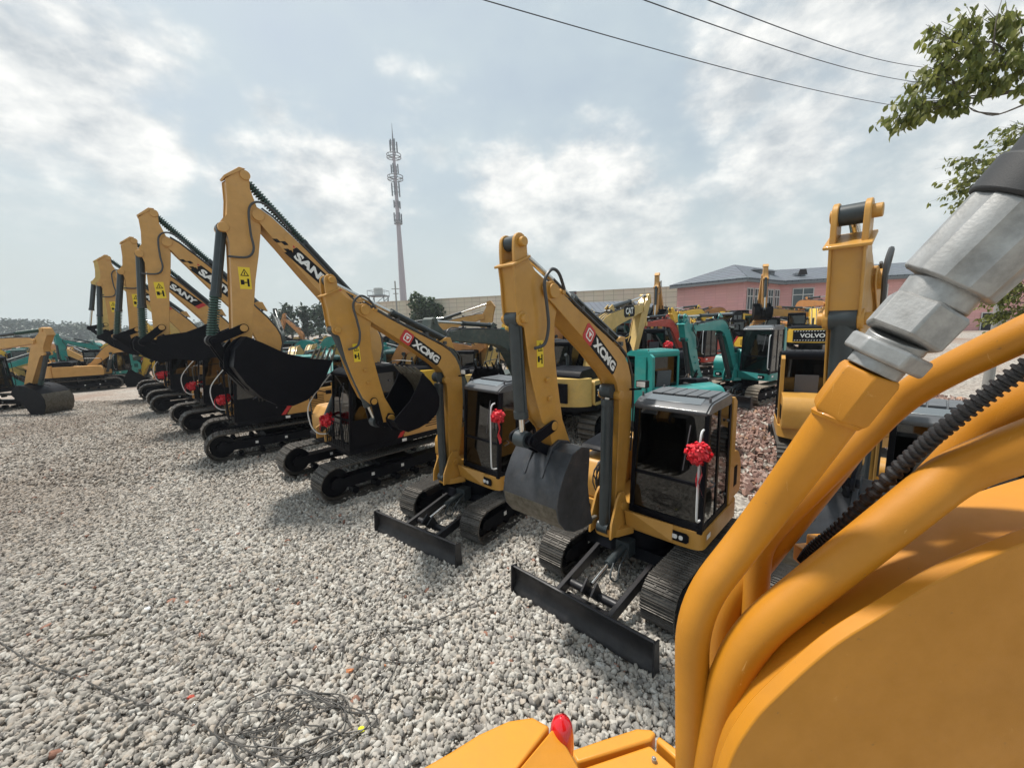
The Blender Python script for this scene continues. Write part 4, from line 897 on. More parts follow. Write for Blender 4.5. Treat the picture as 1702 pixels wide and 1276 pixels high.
    slab([(640, 1310, 1.5), (745, 1250, 1.62), (795, 1219, 1.69), (845, 1196, 1.75), (885, 1190, 1.78), (914, 1206, 1.76), (858, 1276, 1.6), (780, 1420, 1.3), (560, 1420, 1.3)], .5, 'hood', [FGH])
    slab([(918, 1209, 1.76), (940, 1235, 1.74), (968, 1285, 1.68), (990, 1420, 1.45), (790, 1420, 1.3), (863, 1276, 1.6)], .5, 'hood', [FGH])
    slab([(948, 1246, 1.92), (1000, 1228, 1.96), (1058, 1209, 2.0), (1083, 1211, 2.0), (1091, 1218, 1.98), (1082, 1229, 1.95), (960, 1266, 1.86)], .3, 'side_cover', [FGH])
    slab([(968, 1275, 1.84), (1080, 1237, 1.93), (1140, 1290, 1.80), (1150, 1420, 1.55), (1000, 1420, 1.55)], .3, 'side_cover', [FGH])
    slab([(1090, 1229, 1.95), (1095, 1221, 1.97), (1125, 1243, 1.9), (1190, 1300, 1.75), (1180, 1310, 1.73)], .3, 'side_cover', [FGH])
    m = MB(); c = P([(1087, 1262, 1.86)])[0]; m.cyl(c-Vector((0, 0, .02)), c+Vector((0, 0, .008)), .011, 14); m.ball(c+Vector((0, 0, .008)), .009, 10); B(m, 'cover_bolt', [STEEL])
    m = MB(); c = P([(934, 1252, 1.80)])[0]; m.cyl(c-Vector((0, 0, .3)), c+Vector((0, 0, .02)), .046, 24); bc = B(m, 'beacon_base', [WHITE], bevel=.003)
    m = MB(); pr = [(.052, 0), (.054, .03), (.053, .09), (.047, .13), (.034, .155), (.016, .167), (.012, .172), (.002, .173)]; n = 28
    m.add([(c.x+r*cos(2*pi*j/n), c.y+r*sin(2*pi*j/n), c.z+.02+z) for r, z in pr for j in range(n)], [(i*n+j, i*n+(j+1) % n, (i+1)*n+(j+1) % n, (i+1)*n+j) for i in range(len(pr)-1) for j in range(n)]); B(m, 'beacon_lens', [REDLENS], bc, ang=70)
VISOR_ = 0
RUBG = mat('hose_rubber_grey', (.028, .029, .032), .6, bump=.08, bscale=900)
FGH = mat('hood_paint', (.64, .265, .02), .42, var=.10, vscale=6, bump=.05, bscale=300, coat=.3, dirt=.05)
fg()

# ------------------------------------------------------------------ wires on the gravel
def cable(pts, r, name, label, cat, mt, loops=None):
    m = MB(); m.tube(pts, r, 6); o = m.build(name, [mt]); tag(o, label, cat); return o
rr = random.Random(11)
def gp(px, py, dz=.035): v = onground(px, py); return v+Vector((0, 0, dz))
base_ = [(0, 1070), (60, 1108), (130, 1130), (200, 1163), (260, 1180), (330, 1205), (380, 1228)]
pts = [gp(*q) for q in base_]; c0 = gp(490, 1215)
for k in range(84):
    a = k*.47+.5*sin(k*.31); R = .12+.40*abs(sin(k*.137+.4*sin(k*.5)))+rr.uniform(-.09, .09); cc = c0+Vector((.22*sin(k*.071), .10*cos(k*.093), 0))
    pts.append(cc+Vector((R*1.15*cos(a), R*.62*sin(a), .01+.03*rr.random())))
pts += [gp(*q) for q in ((600, 1190), (650, 1130), (662, 1090), (640, 1060))]
cable(smoothpath(pts, 5), .0062, 'cable', 'thin dark cable lying in a tangled coil on the gravel', 'cable', mat('wire', (.07, .065, .06), .5))
pts = [gp(568, 1105), gp(575, 1075), gp(600, 1055), gp(660, 1045), gp(720, 1055), gp(735, 1085), gp(690, 1105), gp(620, 1100), gp(590, 1085), gp(640, 1060), gp(700, 1045), gp(760, 1020), gp(830, 985), gp(880, 960)]
cable(smoothpath(pts, 6), .0065, 'wire', 'loose loop of thin wire on the gravel near the dozer blades', 'wire', MATS['wire'])
for i, (a, b, r_) in enumerate((((130, 1065), (180, 1058), .014), ((700, 1168), (735, 1166), .010))):
    p, q = gp(*a, .03), gp(*b, .03); m = MB(); m.tube(smoothpath([p, p.lerp(q, .5)+Vector((0, .02, .01)), q], 4), [r_*.8]*4+[r_]*4+[r_*.5], 6); o = m.build('stick', [WORN]); tag(o, ('short dark twig lying alone on the open gravel', 'small dark stick on the gravel close to the yellow hood')[i], 'twig')
for (px, py, s, c, lb) in ((582, 1118, .035, (.55, .22, .10), 'orange brick chip beside the wire loop'), (640, 1109, .016, (.55, .22, .10), 'tiny orange brick chip under the wire loop'), (318, 1162, .03, (.45, .08, .05), 'dark red brick chip beside the long cable'), (601, 1216, .03, (.75, .75, .03), 'bright yellow plastic scrap beside the cable coil'), (245, 1015, .035, (.8, .8, .8), 'white flat scrap on the open gravel'), (679, 1187, .05, (.22, .21, .2), 'dark grey lump of rock near the cable coil')):
    p = gp(px, py, .03); m = MB(); m.ball((0, 0, 0), s, 8, (1.2, .9, .6)); r2 = random.Random(px)
    m.xf(lambda v: v*(1+r2.uniform(-.3, .3))); o = m.build('stone_chip' if 'scrap' not in lb else 'scrap', [mat('chip%d' % px, c, .8)], ang=20); o.location = p; tag(o, lb, 'scrap' if 'scrap' in lb else 'stone')

# ------------------------------------------------------------------ the yard behind
def bgm(kind, px, Y, deg, label, body, cabm=BLK, db=0, ds=0, dk=0, sc_=1, **k):
    p = at(px, 560, Y); return machine(kind, (p.x, Y, radians(deg)), label, body=body, cabm=cabm, db=db, ds=ds, dk=dk, scale=sc_, **k)
G2 = 'machines parked in the yard behind'
bgm('mid', 968, 12.9, -140, 'pale yellow excavator with 320D on its black side panel, right behind the two small machines', CATY, BLK, -.68, .05, -.4, 1.0, group=G2, text_right='320D', tailtext='320D', logo='CAT', hosey=True)
bgm('mini', 1106, 10.6, 160, 'excavator with a bright teal cab and its door ajar', TEAL, TEAL, -1.1, .3, -1, 1.0, group=G2, open_cab=True)
bgm('mini', 1243, 15.2, 54, 'teal excavator with bowed arm, many hoses and a dark grey cab on dusty tracks', TEAL, CHAR, -.60, .42, -.6, 1.06, group=G2, hosey=True, belt=TRKD)
bgm('mid', 1348, 24.5, -146, 'yellow and black excavator seen from behind with VOLVO on its counterweight', LEMON, BLK, -1.1, .3, 0, 1.0, group=G2, tailtext='VOLVO')
bgm('mid', 1262, 28, 25, 'orange excavator with a tall raised arm in front of the pink building windows', OCH, BLK, .06, 0, -.6, .84, group=G2)
bgm('mid', 1100, 28, 30, 'orange excavator with a tall raised arm beside the corner of the blank pink wall', OCH, BLK, .0, 0, -.6, .80, group=G2)
bgm('mini', 1152, 20, 60, 'red mini excavator parked with its arm folded low', REDP, BLK, -.6, .3, -.5, 1.0, group=G2)
bgm('mini', 1196, 25, 60, 'bright yellow mini excavator in front of the blank pink wall', LEMON, BLK, -.6, .2, -.5, 1.1, group=G2)
bgm('mid', 1240, 24, 165, 'yellow excavator with black cab parked just behind the teal machine', LEMON, BLK, -1.0, .2, -.5, .9, group=G2)
bgm('mid', 1316, 33, 10, 'excavator with green-black cab near the pink building door', ORG, DTEAL, -.9, .3, -.5, 1.0, group=G2)
K_ = bgm('mini', 1094, 17, 170, 'black mini excavator with a small red rosette behind the teal cab', BLK, BLK, -.9, .3, -.5, 1.0, group=G2)
bgm('mid', 668, 19, -84, 'ochre excavator with a low SANY boom reaching towards the beige wall', OCH, BLK, -.60, .32, -.3, .95, group=G2, logo='SANY', hero=0)
bgm('mid', 690, 24, -90, 'teal excavator with SUNWARD on its lowered boom', TEAL, DTEAL, -.93, .4, -.3, 1.0, group=G2, logo='SUNWARD')
bgm('mid', 640, 32, -88, 'dark excavator with VOLVO on its low boom, in front of the round tree', SLATE, BLK, -.74, .1, -.3, 1.05, group=G2, logo='VOLVO')
bgm('mid', 868, 15.2, 32, 'slate green excavator with hunched hose-covered boom between the two small machines', SLATE, DTEAL, -.80, .15, -.4, .95, group=G2, hosey=True)
bgm('mid', 800, 17.5, -165, 'pale yellow excavator with a bent white handrail behind the second small machine', CATY, BLK, -1.15, .5, -.2, .9, group=G2)
bgm('mid', 533, 15.5, 160, 'teal excavator with a boxy teal cab behind the tallest ochre machine', TEAL, TEAL, -1.2, .4, -.3, .95, group=G2)
bgm('mid', 578, 17.0, 150, 'teal excavator with a dark green cab next to the boxy teal cab', TEAL, DTEAL, -1.2, .4, -.3, .9, group=G2)
bgm('mid', 470, 20, 165, 'black-cabbed excavator with a pale sack behind its window', CATY, BLK, -1.2, .4, -.3, .95, group=G2)
bgm('mid', 528, 23, -60, 'teal excavator with its straight teal arm reaching up behind the cabs', TEAL, DTEAL, -.75, .5, -.3, .9, group=G2)
bgm('mid', 470, 30, -88, 'teal excavator with SUNWARD on a horizontal boom, far behind the cabs', TEAL, DTEAL, -1.22, .4, -.3, 1.0, group=G2, logo='SUNWARD')
bgm('mid', 497, 26, 175, 'grey-roofed excavator seen from behind between the teal ones', CATY, CHAR, -1.2, .4, -.3, .9, group=G2)
machine('mini', (7.2, 9.0, radians(-150)), 'yellow mini excavator with black cab, seen from behind, left of the upright stick', body=YEL, cabm=BLK, db=-1.05, ds=.3, dk=-.8, group=G2)
p = onground(126, 650)
machine('mid', (p.x, p.y+1, radians(-128)), 'ochre excavator parked side on at the far left, cab windows empty', group=G2, body=OCH, cabm=BLK, db=-1.02, ds=.25, dk=-.2, scale=.95)
machine('mid', (-26.6, 19.2, radians(-88)), 'ochre excavator reaching in from the left edge, black bucket near the ground', group=G2, body=OCH, cabm=BLK, db=-.78, ds=.22, dk=2.4, scale=1.0, hosey=True, hero=1)
machine('mid', (-38.5, 33, radians(-80)), 'orange excavator cut off by the left edge, only its rear body showing', group=G2, body=ORG, cabm=BLK, db=-1.1, ds=.3, scale=1.0)
machine('mid', (-22.6, 30.5, radians(84)), 'bright yellow excavator with a yellow bucket touching the ground behind the row', group=G2, body=LEMON, cabm=BLK, db=-.62, ds=.25, dk=.5, scale=1.0, buckm=LEMON)
rosette(mpoint(K_, (-1.1, .2, 1.95)), .2, 'small red rosette on the black mini excavator behind the teal cab', tail=False, seed=12)
rb = random.Random(5)
BODS = [(OCH, 'ochre'), (TEAL, 'teal'), (CATY, 'pale yellow'), (ORG, 'orange'), (SLATE, 'slate green'), (LEMON, 'bright yellow')]
ORD = 'first second third fourth fifth sixth seventh eighth ninth tenth eleventh twelfth thirteenth fourteenth fifteenth'.split()
for row, (Y, x0, x1, n, zone) in enumerate(((33, 8, 200, 6, 'left yard'), (48, 10, 440, 9, 'far left row'), (38, 300, 600, 8, 'row behind the teal cabs'), (52, 440, 660, 8, 'row below the tank'), (36, 800, 1060, 7, 'row before the beige wall'), (52, 730, 1120, 9, 'row along the beige wall'), (36, 1130, 1240, 3, 'row before the pink wall'), (26, 330, 620, 6, 'row behind the tallest boom'), (42, 60, 260, 6, 'rear left yard'), (28, 1020, 1090, 2, 'gap by the teal cab'), (29, 1125, 1245, 4, 'row at the pink corner'), (30, 860, 1010, 4, 'row above the 320D machine'), (23, 885, 1010, 3, 'row close behind the 320D'), (36, 10, 190, 6, 'crowded left yard'), (21, 590, 700, 3, 'row past the curled bucket'))):
    for i in range(n):
        px = x0+(x1-x0)*(i+.5)/n+rb.uniform(-8, 8); b_, nm = rb.choice(BODS) if row in (0, 1, 4, 5, 6, 8, 9, 10, 11, 12, 13, 14, 15, 16) else rb.choice(BODS[:5])
        st = rb.random(); up_ = st < (.12 if row < 4 else 0); nmz = 'raised arm' if up_ else 'lowered boom'
        bgm('mid' if rb.random() < .8 else 'mini', px, Y+rb.uniform(-2.5, 2.5), rb.choice((-85, -70, 80, 100, 150, 20)) + rb.uniform(-10, 10), '%s excavator, %s, %s from the left in the %s' % (nm, nmz, ORD[i], zone), b_, rb.choice((BLK, CHAR, DTEAL)), rb.uniform(-.25, -.1) if up_ else rb.uniform(-1.3, -.9), rb.uniform(0, .5), rb.uniform(-1, 0), rb.uniform(.85, 1.0), group='far machines in the '+zone)

# ------------------------------------------------------------------ walls and buildings
def wnoise(name, c, c2, sx, sz):
    m = bpy.data.materials.new(name); m.use_nodes = True; nt = m.node_tree; b = nt.nodes['Principled BSDF']; N = nt.nodes.new; L = nt.links.new
    tc = N('ShaderNodeTexCoord'); mp = N('ShaderNodeMapping'); L(tc.outputs['UV'], mp.inputs[0]); br = N('ShaderNodeTexBrick'); L(mp.outputs[0], br.inputs['Vector'])
    br.inputs['Color1'].default_value = (*c, 1); br.inputs['Color2'].default_value = (*[x*.9 for x in c], 1); br.inputs['Mortar'].default_value = (*c2, 1); br.inputs['Scale'].default_value = 1
    br.inputs['Brick Width'].default_value = sx; br.inputs['Row Height'].default_value = sz; br.inputs['Mortar Size'].default_value = .035; br.offset = 0
    n = N('ShaderNodeTexNoise'); n.inputs['Scale'].default_value = .6; n.inputs['Detail'].default_value = 6; L(tc.outputs['Object'], n.inputs[0])
    mx = N('ShaderNodeMix'); mx.data_type = 'RGBA'; mx.blend_type = 'MULTIPLY'; mx.inputs[0].default_value = .15; L(br.outputs[0], mx.inputs[6]); L(n.outputs['Color'], mx.inputs[7]); L(mx.outputs[2], b.inputs['Base Color']); b.inputs['Roughness'].default_value = .85
    return m
def uvwall(o):
    me = o.data; uv = me.uv_layers.new(name='UVMap')
    for p in me.polygons:
        n = p.normal
        for li in p.loop_indices:
            c = me.vertices[me.loops[li].vertex_index].co
            if abs(n.z) > .7: uv.data[li].uv = (c.x, c.y)
            else:
                d = Vector((-n.y, n.x, 0)).normalized(); uv.data[li].uv = (c.dot(d), c.z)
BW = wnoise('beige_panel_wall', (.70, .62, .50), (.42, .36, .28), 1.5, .75)
RUST = wnoise('rust_panel', (.20, .07, .05), (.12, .05, .04), 1.2, 4)
ROOFT = wnoise('blue_roof_tiles', (.15, .17, .20), (.045, .055, .07), .6, .7)
PINK = wnoise('pink_wall_tiles', (.80, .43, .41), (.70, .36, .34), 1.2, .3)
TRIM = mat('grey_trim', (.16, .17, .18), .6); WGL = mat('window_glass', (.05, .07, .08), .12, spec=.8); FRM = mat('window_frame', (.62, .62, .60), .5); DOORM = mat('dark_opening', (.03, .025, .025), .8)
# long beige wall
A_ = at(560, 507, 82); B_ = at(1160, 476, 58.5)
def wallseg(f0, f1, name, mt, top, label, cat, off=0):
    a = A_.lerp(B_, f0); b = A_.lerp(B_, f1); d = Vector((b.x-a.x, b.y-a.y, 0)).normalized(); n = Vector((-d.y, d.x, 0))*.2
    m = MB(); z0 = 0; za, zb = a.z+top, b.z+top; o_ = -n.normalized()*off
    m.hexa([a-n+o_+Vector((0, 0, z0-a.z)), b-n+o_+Vector((0, 0, z0-b.z)), b-n+o_+Vector((0, 0, top)), a-n+o_+Vector((0, 0, top))], [a+n+Vector((0, 0, z0-a.z)), b+n+Vector((0, 0, z0-b.z)), b+n+Vector((0, 0, top)), a+n+Vector((0, 0, top))])
    m.mi(1); e = Vector((0, 0, .18)); s = n*1.5
    m.hexa([a-s+o_+Vector((0, 0, top+.003)), b-s+o_+Vector((0, 0, top+.003)), b-s+o_+Vector((0, 0, top))+e, a-s+o_+Vector((0, 0, top))+e], [a+s+Vector((0, 0, top+.003)), b+s+Vector((0, 0, top+.003)), b+s+Vector((0, 0, top))+e, a+s+Vector((0, 0, top))+e])
    o = m.build(name, [mt, BW if mt is not RUST else TRIM]); uvwall(o); tag(o, label, cat)
wallseg(0, .665, 'boundary_wall', BW, 0, 'long beige panelled boundary wall behind the yard, left of the rusty gate', 'wall')
wallseg(.6655, .735, 'gate', RUST, .05, 'rusty red metal gate set high in the beige wall', 'gate', .1)
wallseg(.7355, .99, 'boundary_wall', BW, 0, 'beige panelled wall between the rusty gate and the pink building', 'wall')
# low blue roofed shed
a, b = at(955, 500, 47), at(1062, 498, 47)
root = empty('shed', (0, 0, 0)); tag(root, 'low shed with a blue-grey tiled roof in front of the beige wall', 'shed')
m = MB(); m.hexa([(a.x, 44, 4.2), (b.x+2, 44, 4.2), (b.x+2, 50, 5.8), (a.x, 50, 5.8)], [(a.x, 44, 4.35), (b.x+2, 44, 4.35), (b.x+2, 50, 5.95), (a.x, 50, 5.95)]); o = m.build('roof', [ROOFT], root); uvwall(o)
m = MB(); m.box(a.x+.3, b.x+1.7, 44.5, 49.5, 0, 4.15); m.build('wall', [mat('shed_wall', (.35, .36, .36), .8, var=.2)], root)
# pink building: gabled wing end-on to the yard plus a long wing to the right
root = empty('pink_building', (0, 0, 0)); tag(root, 'two storey pink building with hipped blue-grey tiled roofs and dormers', 'building')
eL = at(1126, 476, 48); eC = at(1237, 466, 42); ze = 7.35; zr = 9.5; gz = .8
d1 = Vector((eC.x-eL.x, eC.y-eL.y, 0)); L1 = d1.length; d1.normalize(); nrm = Vector((-d1.y, d1.x, 0))
if nrm.y < 0: nrm = -nrm
eL.z = eC.z = 0
far_ = eC+nrm*9.0
def quadwall(m, p, q, z0, z1, th, inward):
    m.hexa([p+Vector((0, 0, z0)), q+Vector((0, 0, z0)), q+Vector((0, 0, z1)), p+Vector((0, 0, z1))], [p+inward*th+Vector((0, 0, z0)), q+inward*th+Vector((0, 0, z0)), q+inward*th+Vector((0, 0, z1)), p+inward*th+Vector((0, 0, z1))])
m = MB(); quadwall(m, eL, eC, gz-1, ze, .3, nrm)
quadwall(m, eC+nrm*.302, far_, gz-1, ze, .3, -d1); quadwall(m, eL+nrm*.302, eL+nrm*9, gz-1, ze, .3, d1)
W2a = far_; d2 = (Vector((at(1402, 470, 45.5).x, 45.5, 0))-Vector((far_.x, far_.y, 0))).normalized(); W2b = far_+d2*30; n2 = Vector((-d2.y, d2.x, 0)); n2 = n2 if n2.y > 0 else -n2
quadwall(m, W2a+d2*.01, W2b, gz-1, ze, .3, n2)
o = m.build('wall', [PINK], root); uvwall(o)
def roofslab(m, P4, th=.18):
    nn = (P4[1]-P4[0]).cross(P4[-1]-P4[0]).normalized(); nn = nn if nn.z > 0 else -nn
    n = len(P4); t = [p+nn*th for p in P4]; m.add(list(P4)+t, [tuple(range(n-1, -1, -1)), tuple(range(n, 2*n))]+[(i, (i+1) % n, n+(i+1) % n, n+i) for i in range(n)])
m = MB(); Z = lambda v, z: Vector((v.x, v.y, z)); ov = .6
c1, c2_ = eL-d1*ov-nrm*ov, eC+d1*ov-nrm*ov; mid1 = (eL+eC)/2
ap = Z(mid1+nrm*5.5, zr); ap2 = Z(mid1+nrm*16, zr)
roofslab(m, [Z(c1, ze), Z(c2_, ze), ap]); roofslab(m, [Z(c2_, ze+.002), Z(eC+d1*ov+nrm*14, ze+.002), ap2, ap]); roofslab(m, [Z(c1, ze), ap, ap2, Z(eL-d1*ov+nrm*14, ze)])
o = m.build('roof', [ROOFT], root); uvwall(o)
m = MB(); ra, rb_ = W2a-n2*ov-d2*1.5, W2b-n2*ov
roofslab(m, [Z(ra, ze+.05), Z(rb_, ze+.05), Z(rb_+n2*6, zr-.3), Z(ra+n2*6, zr-.3)]); o2 = m.build('roof', [ROOFT], root); uvwall(o2)
m = MB()
for e0, e1 in ((c1, c2_), (c2_, eC+d1*ov+nrm*9)):
    dd = (e1-e0).normalized(); nn = Vector((dd.y, -dd.x, 0))*.06; m.hexa([Z(e0-nn, ze-.25), Z(e0+nn, ze-.25), Z(e0+nn, ze+.0), Z(e0-nn, ze+.0)], [Z(e1-nn, ze-.25), Z(e1+nn, ze-.25), Z(e1+nn, ze), Z(e1-nn, ze)])
nn = n2*.06; m.hexa([Z(ra-nn, ze-.22), Z(ra+nn, ze-.22), Z(ra+nn, ze+.04), Z(ra-nn, ze+.04)], [Z(rb_-nn, ze-.22), Z(rb_+nn, ze-.22), Z(rb_+nn, ze+.04), Z(rb_-nn, ze+.04)])
m.build('eaves', [TRIM], root)
for k in range(5):      # windows of the receding side and the long wing: frame + pane
    p = eC+nrm*(.7+k*1.65)+d1*.01; q = p+nrm*1.35
    m = MB()
    for s, t in ((0, .08), (.63, .08), (1.27, .08)): u = p+nrm*s; m.hexa([Z(u, 4.4), Z(u+nrm*t, 4.4), Z(u+nrm*t, 6.5), Z(u, 6.5)], [Z(u+d1*.08, 4.4), Z(u+nrm*t+d1*.08, 4.4), Z(u+nrm*t+d1*.08, 6.5), Z(u+d1*.08, 6.5)])
    for z in (4.3, 5.7, 6.5): m.hexa([Z(p, z), Z(q, z), Z(q, z+.09), Z(p, z+.09)], [Z(p+d1*.09, z), Z(q+d1*.09, z), Z(q+d1*.09, z+.09), Z(p+d1*.09, z+.09)])
    wi = m.build('window', [FRM], root); m = MB(); m.hexa([Z(p, 4.4), Z(q, 4.4), Z(q, 6.5), Z(p, 6.5)], [Z(p+d1*.03, 4.4), Z(q+d1*.03, 4.4), Z(q+d1*.03, 6.5), Z(p+d1*.03, 6.5)]); m.build('pane', [WGL], wi)
for k in range(8):
    for lvl, (z0, z1) in enumerate(((4.6, 6.6), (1.0, 3.3))):
        p = W2a+d2*(1.2+k*3.4)-n2*.01; q = p+d2*2.1; m = MB(); o_ = -n2
        for s in (0, 1.0, 2.02): u = p+d2*s; m.hexa([Z(u, z0), Z(u+d2*.08, z0), Z(u+d2*.08, z1), Z(u, z1)], [Z(u+o_*.08, z0), Z(u+d2*.08+o_*.08, z0), Z(u+d2*.08+o_*.08, z1), Z(u+o_*.08, z1)])
        for z in (z0-.09, (z0*.35+z1*.65), z1): m.hexa([Z(p, z), Z(q, z), Z(q, z+.09), Z(p, z+.09)], [Z(p+o_*.1, z), Z(q+o_*.1, z), Z(q+o_*.1, z+.09), Z(p+o_*.1, z+.09)])
        wi = m.build('window', [FRM], root); m = MB(); m.hexa([Z(p, z0), Z(q, z0), Z(q, z1), Z(p, z1)], [Z(p+o_*.03, z0), Z(q+o_*.03, z0), Z(q+o_*.03, z1), Z(p+o_*.03, z1)]); m.build('pane', [WGL if lvl == 0 else DOORM], wi)
for k, (s, tt) in enumerate(((2.2, 0), (9.5, 0), (17, 0))):   # dormers
    c = W2a+d2*s+n2*1.6; m = MB(); m.ball((0, 0, 0), .62, 16, (1, 1.3, .9)); m.xf(lambda v: Z(c+d2*v.x+n2*v.y, max(ze+.5, ze+.9+v.z))); dm = m.build('dormer', [ROOFT], root); uvwall(dm)
    m = MB(); c2 = c-n2*1.15; m.hexa([Z(c2-d2*.45, ze+.85), Z(c2+d2*.45, ze+.85), Z(c2+d2*.3, ze+1.45), Z(c2-d2*.3, ze+1.45)], [Z(c2-d2*.45-n2*.15, ze+.85), Z(c2+d2*.45-n2*.15, ze+.85), Z(c2+d2*.3-n2*.15, ze+1.45), Z(c2-d2*.3-n2*.15, ze+1.45)]); m.build('pane', [DOORM], dm)
for s in (6.5, 9.2):
    c = eC+d1*(-1.6)+nrm*s; m = MB(); m.box(-.6, .6, -.5, .5, -.3, .45); m.prism([(-.8, .45), (.8, .45), (0, .65)], -.7, .7); m.xf(lambda v: Z(c+d1*v.x+nrm*v.y, ze+1.0+v.z)); m.build('dormer', [TRIM], root)

# ------------------------------------------------------------------ mast, water tank, poles, power lines
GAL = mat('galvanised', (.24, .25, .27), .55, metal=.3, var=.2); MASTP = mat('mast_paint', (.42, .38, .41), .6)
Ym = 110; bx = at(672, 520, Ym).x
root = empty('radio_mast', (bx, Ym, 0)); tag(root, 'tall slim telecom mast with ring platforms and antennas', 'mast')
zz = lambda y: at(664, y, Ym).z
m = MB(); m.tube([(0, 0, 0), (0, 0, zz(470)), (0, 0, zz(380)), (0, 0, zz(320)), (0, 0, zz(235))], [1.05, .85, .55, .42, .30], 14); m.build('pole', [MASTP], root)
m = MB(); m.tube([(0, 0, zz(236)), (0, 0, zz(222)), (0, 0, zz(204))], [.22, .12, .02], 8); m.build('lightning_rod', [GAL], root)
for y_, r_ in ((262, 1.75), (298, 1.9), (372, 1.0)):
    m = MB(); z = zz(y_)
    for dz in (0, .7): m.tube([(r_*cos(a*pi/12), r_*sin(a*pi/12), z+dz) for a in range(25)], .10, 6)
    for a in range(6): m.tube([(0, 0, z), (r_*cos(a*pi/3), r_*sin(a*pi/3), z)], .08, 5); m.tube([(r_*cos(a*pi/3), r_*sin(a*pi/3), z), (r_*cos(a*pi/3), r_*sin(a*pi/3), z+.7)], .06, 5)
    m.build('platform', [GAL], root)
ra_ = random.Random(2)
for y_, n, r_, h in ((244, 5, .9, 2.4), (236, 3, .6, 1.2), (281, 4, .9, 2.2), (315, 5, 1.0, 3.2), (340, 4, .8, 1.8), (362, 4, 1.0, 2.2)):
    for k in range(n):
        a = 2*pi*k/n+y_; z = zz(y_); m = MB(); m.box(r_*cos(a)-.14, r_*cos(a)+.14, r_*sin(a)-.14, r_*sin(a)+.14, z-h/2, z+h/2); m.tube([(0, 0, z+h*.2), (r_*cos(a), r_*sin(a), z+h*.2)], .05, 5); m.tube([(0, 0, z-h*.2), (r_*cos(a), r_*sin(a), z-h*.2)], .05, 5); m.build('antenna', [GAL], root)
Yt = 92; c = at(630, 500, Yt)
root = empty('water_tank', (c.x, Yt, 0)); tag(root, 'round white water tank on a steel platform tower', 'tank')
zt = at(630, 491, Yt).z; m = MB(); m.cyl((0, 0, zt), (0, 0, at(630, 479, Yt).z), 1.0, 20); m.build('tank', [mat('tank_white', (.5, .52, .5), .6, var=.2)], root)
m = MB(); m.box(-1.9, 1.9, -1.9, 1.9, zt-.25, zt-.01)
m.build('platform', [GAL], root)
for s in (-1, 1):
    for t in (-1, 1): m = MB(); m.tube([(s*1.7, t*1.7, 0), (s*1.6, t*1.6, zt-.25)], .13, 6); m.tube([(s*1.85, t*1.85, zt), (s*1.85, t*1.85, zt+1)], .05, 5); m.build('leg', [GAL], root)
m = MB()
for z in (zt-3, zt-6):
    for s in (-1, 1): m.tube([(-1.7, s*1.7, z), (1.7, s*1.7, z+2.6)], .07, 5); m.tube([(s*1.7, -1.7, z), (s*1.7, 1.7, z+2.6)], .07, 5)
for s in (-1, 1): m.tube([(-1.85, s*1.85, zt+1), (1.85, s*1.85, zt+1)], .05, 5); m.tube([(s*1.85, -1.85, zt+1), (s*1.85, 1.85, zt+1)], .05, 5)
m.build('bracing', [GAL], root)
c = at(660, 520, 62); m = MB(); zt = at(659, 467, 62).z; m.tube([(0, 0, 0), (0, 0, zt)], [.17, .1], 8); m.box(-.6, .6, -.05, .05, zt-1.2, zt-1.1); m.box(-.4, .4, -.05, .05, zt-1.9, zt-1.8); o = m.build('utility_pole', [mat('concrete', (.33, .32, .30), .85)]); o.location = (c.x, 62, 0); tag(o, 'thin utility pole standing between the water tank and the mast', 'pole')
PLM = mat('power_line', (.02, .02, .025), .6)
for i, (p0, p1) in enumerate((((700, -30, 14), (1475, 164, 30)), ((1020, -18, 14), (1498, 123, 30)), ((1120, -22, 14), (1512, 99, 30)))):
    a, b = at(*p0), at(*p1); b2 = a+(b-a)*1.35; m = MB(); m.tube([a.lerp(b2, t/24)-Vector((0, 0, .5*sin(pi*t/24))) for t in range(25)], .018, 5); o = m.build('power_line', [PLM]); tag(o, ('lowest and longest power line crossing the sky', 'middle power line crossing the sky', 'highest and shortest power line crossing the sky')[i], 'power line', 'power lines overhead')

# ------------------------------------------------------------------ trees
def leafmat(name, c, c2, trans=.3):
    m = bpy.data.materials.new(name); m.use_nodes = True; nt = m.node_tree; b = nt.nodes['Principled BSDF']; N = nt.nodes.new; L = nt.links.new
    ge = N('ShaderNodeNewGeometry'); r = N('ShaderNodeValToRGB'); L(ge.outputs['Random Per Island'], r.inputs[0]); r.color_ramp.elements[0].color = (*c, 1); r.color_ramp.elements[1].color = (*c2, 1); L(r.outputs[0], b.inputs['Base Color']); b.inputs['Roughness'].default_value = .45
    t = N('ShaderNodeBsdfTranslucent'); L(r.outputs[0], t.inputs[0]); x = N('ShaderNodeMixShader'); x.inputs[0].default_value = trans; o = nt.nodes['Material Output']; L(b.outputs[0], x.inputs[1]); L(t.outputs[0], x.inputs[2]); L(x.outputs[0], o.inputs[0]); return m
LEAF = leafmat('leaf_green', (.11, .14, .035), (.30, .31, .085), .55); LEAFD = leafmat('leaf_dark', (.018, .040, .015), (.055, .09, .03)); BARK = mat('bark', (.09, .075, .06), .85, var=.4, vscale=20, bump=.4, bscale=40)
HAZEG = leafmat('leaf_far', (.018, .04, .02), (.04, .07, .035), .1)
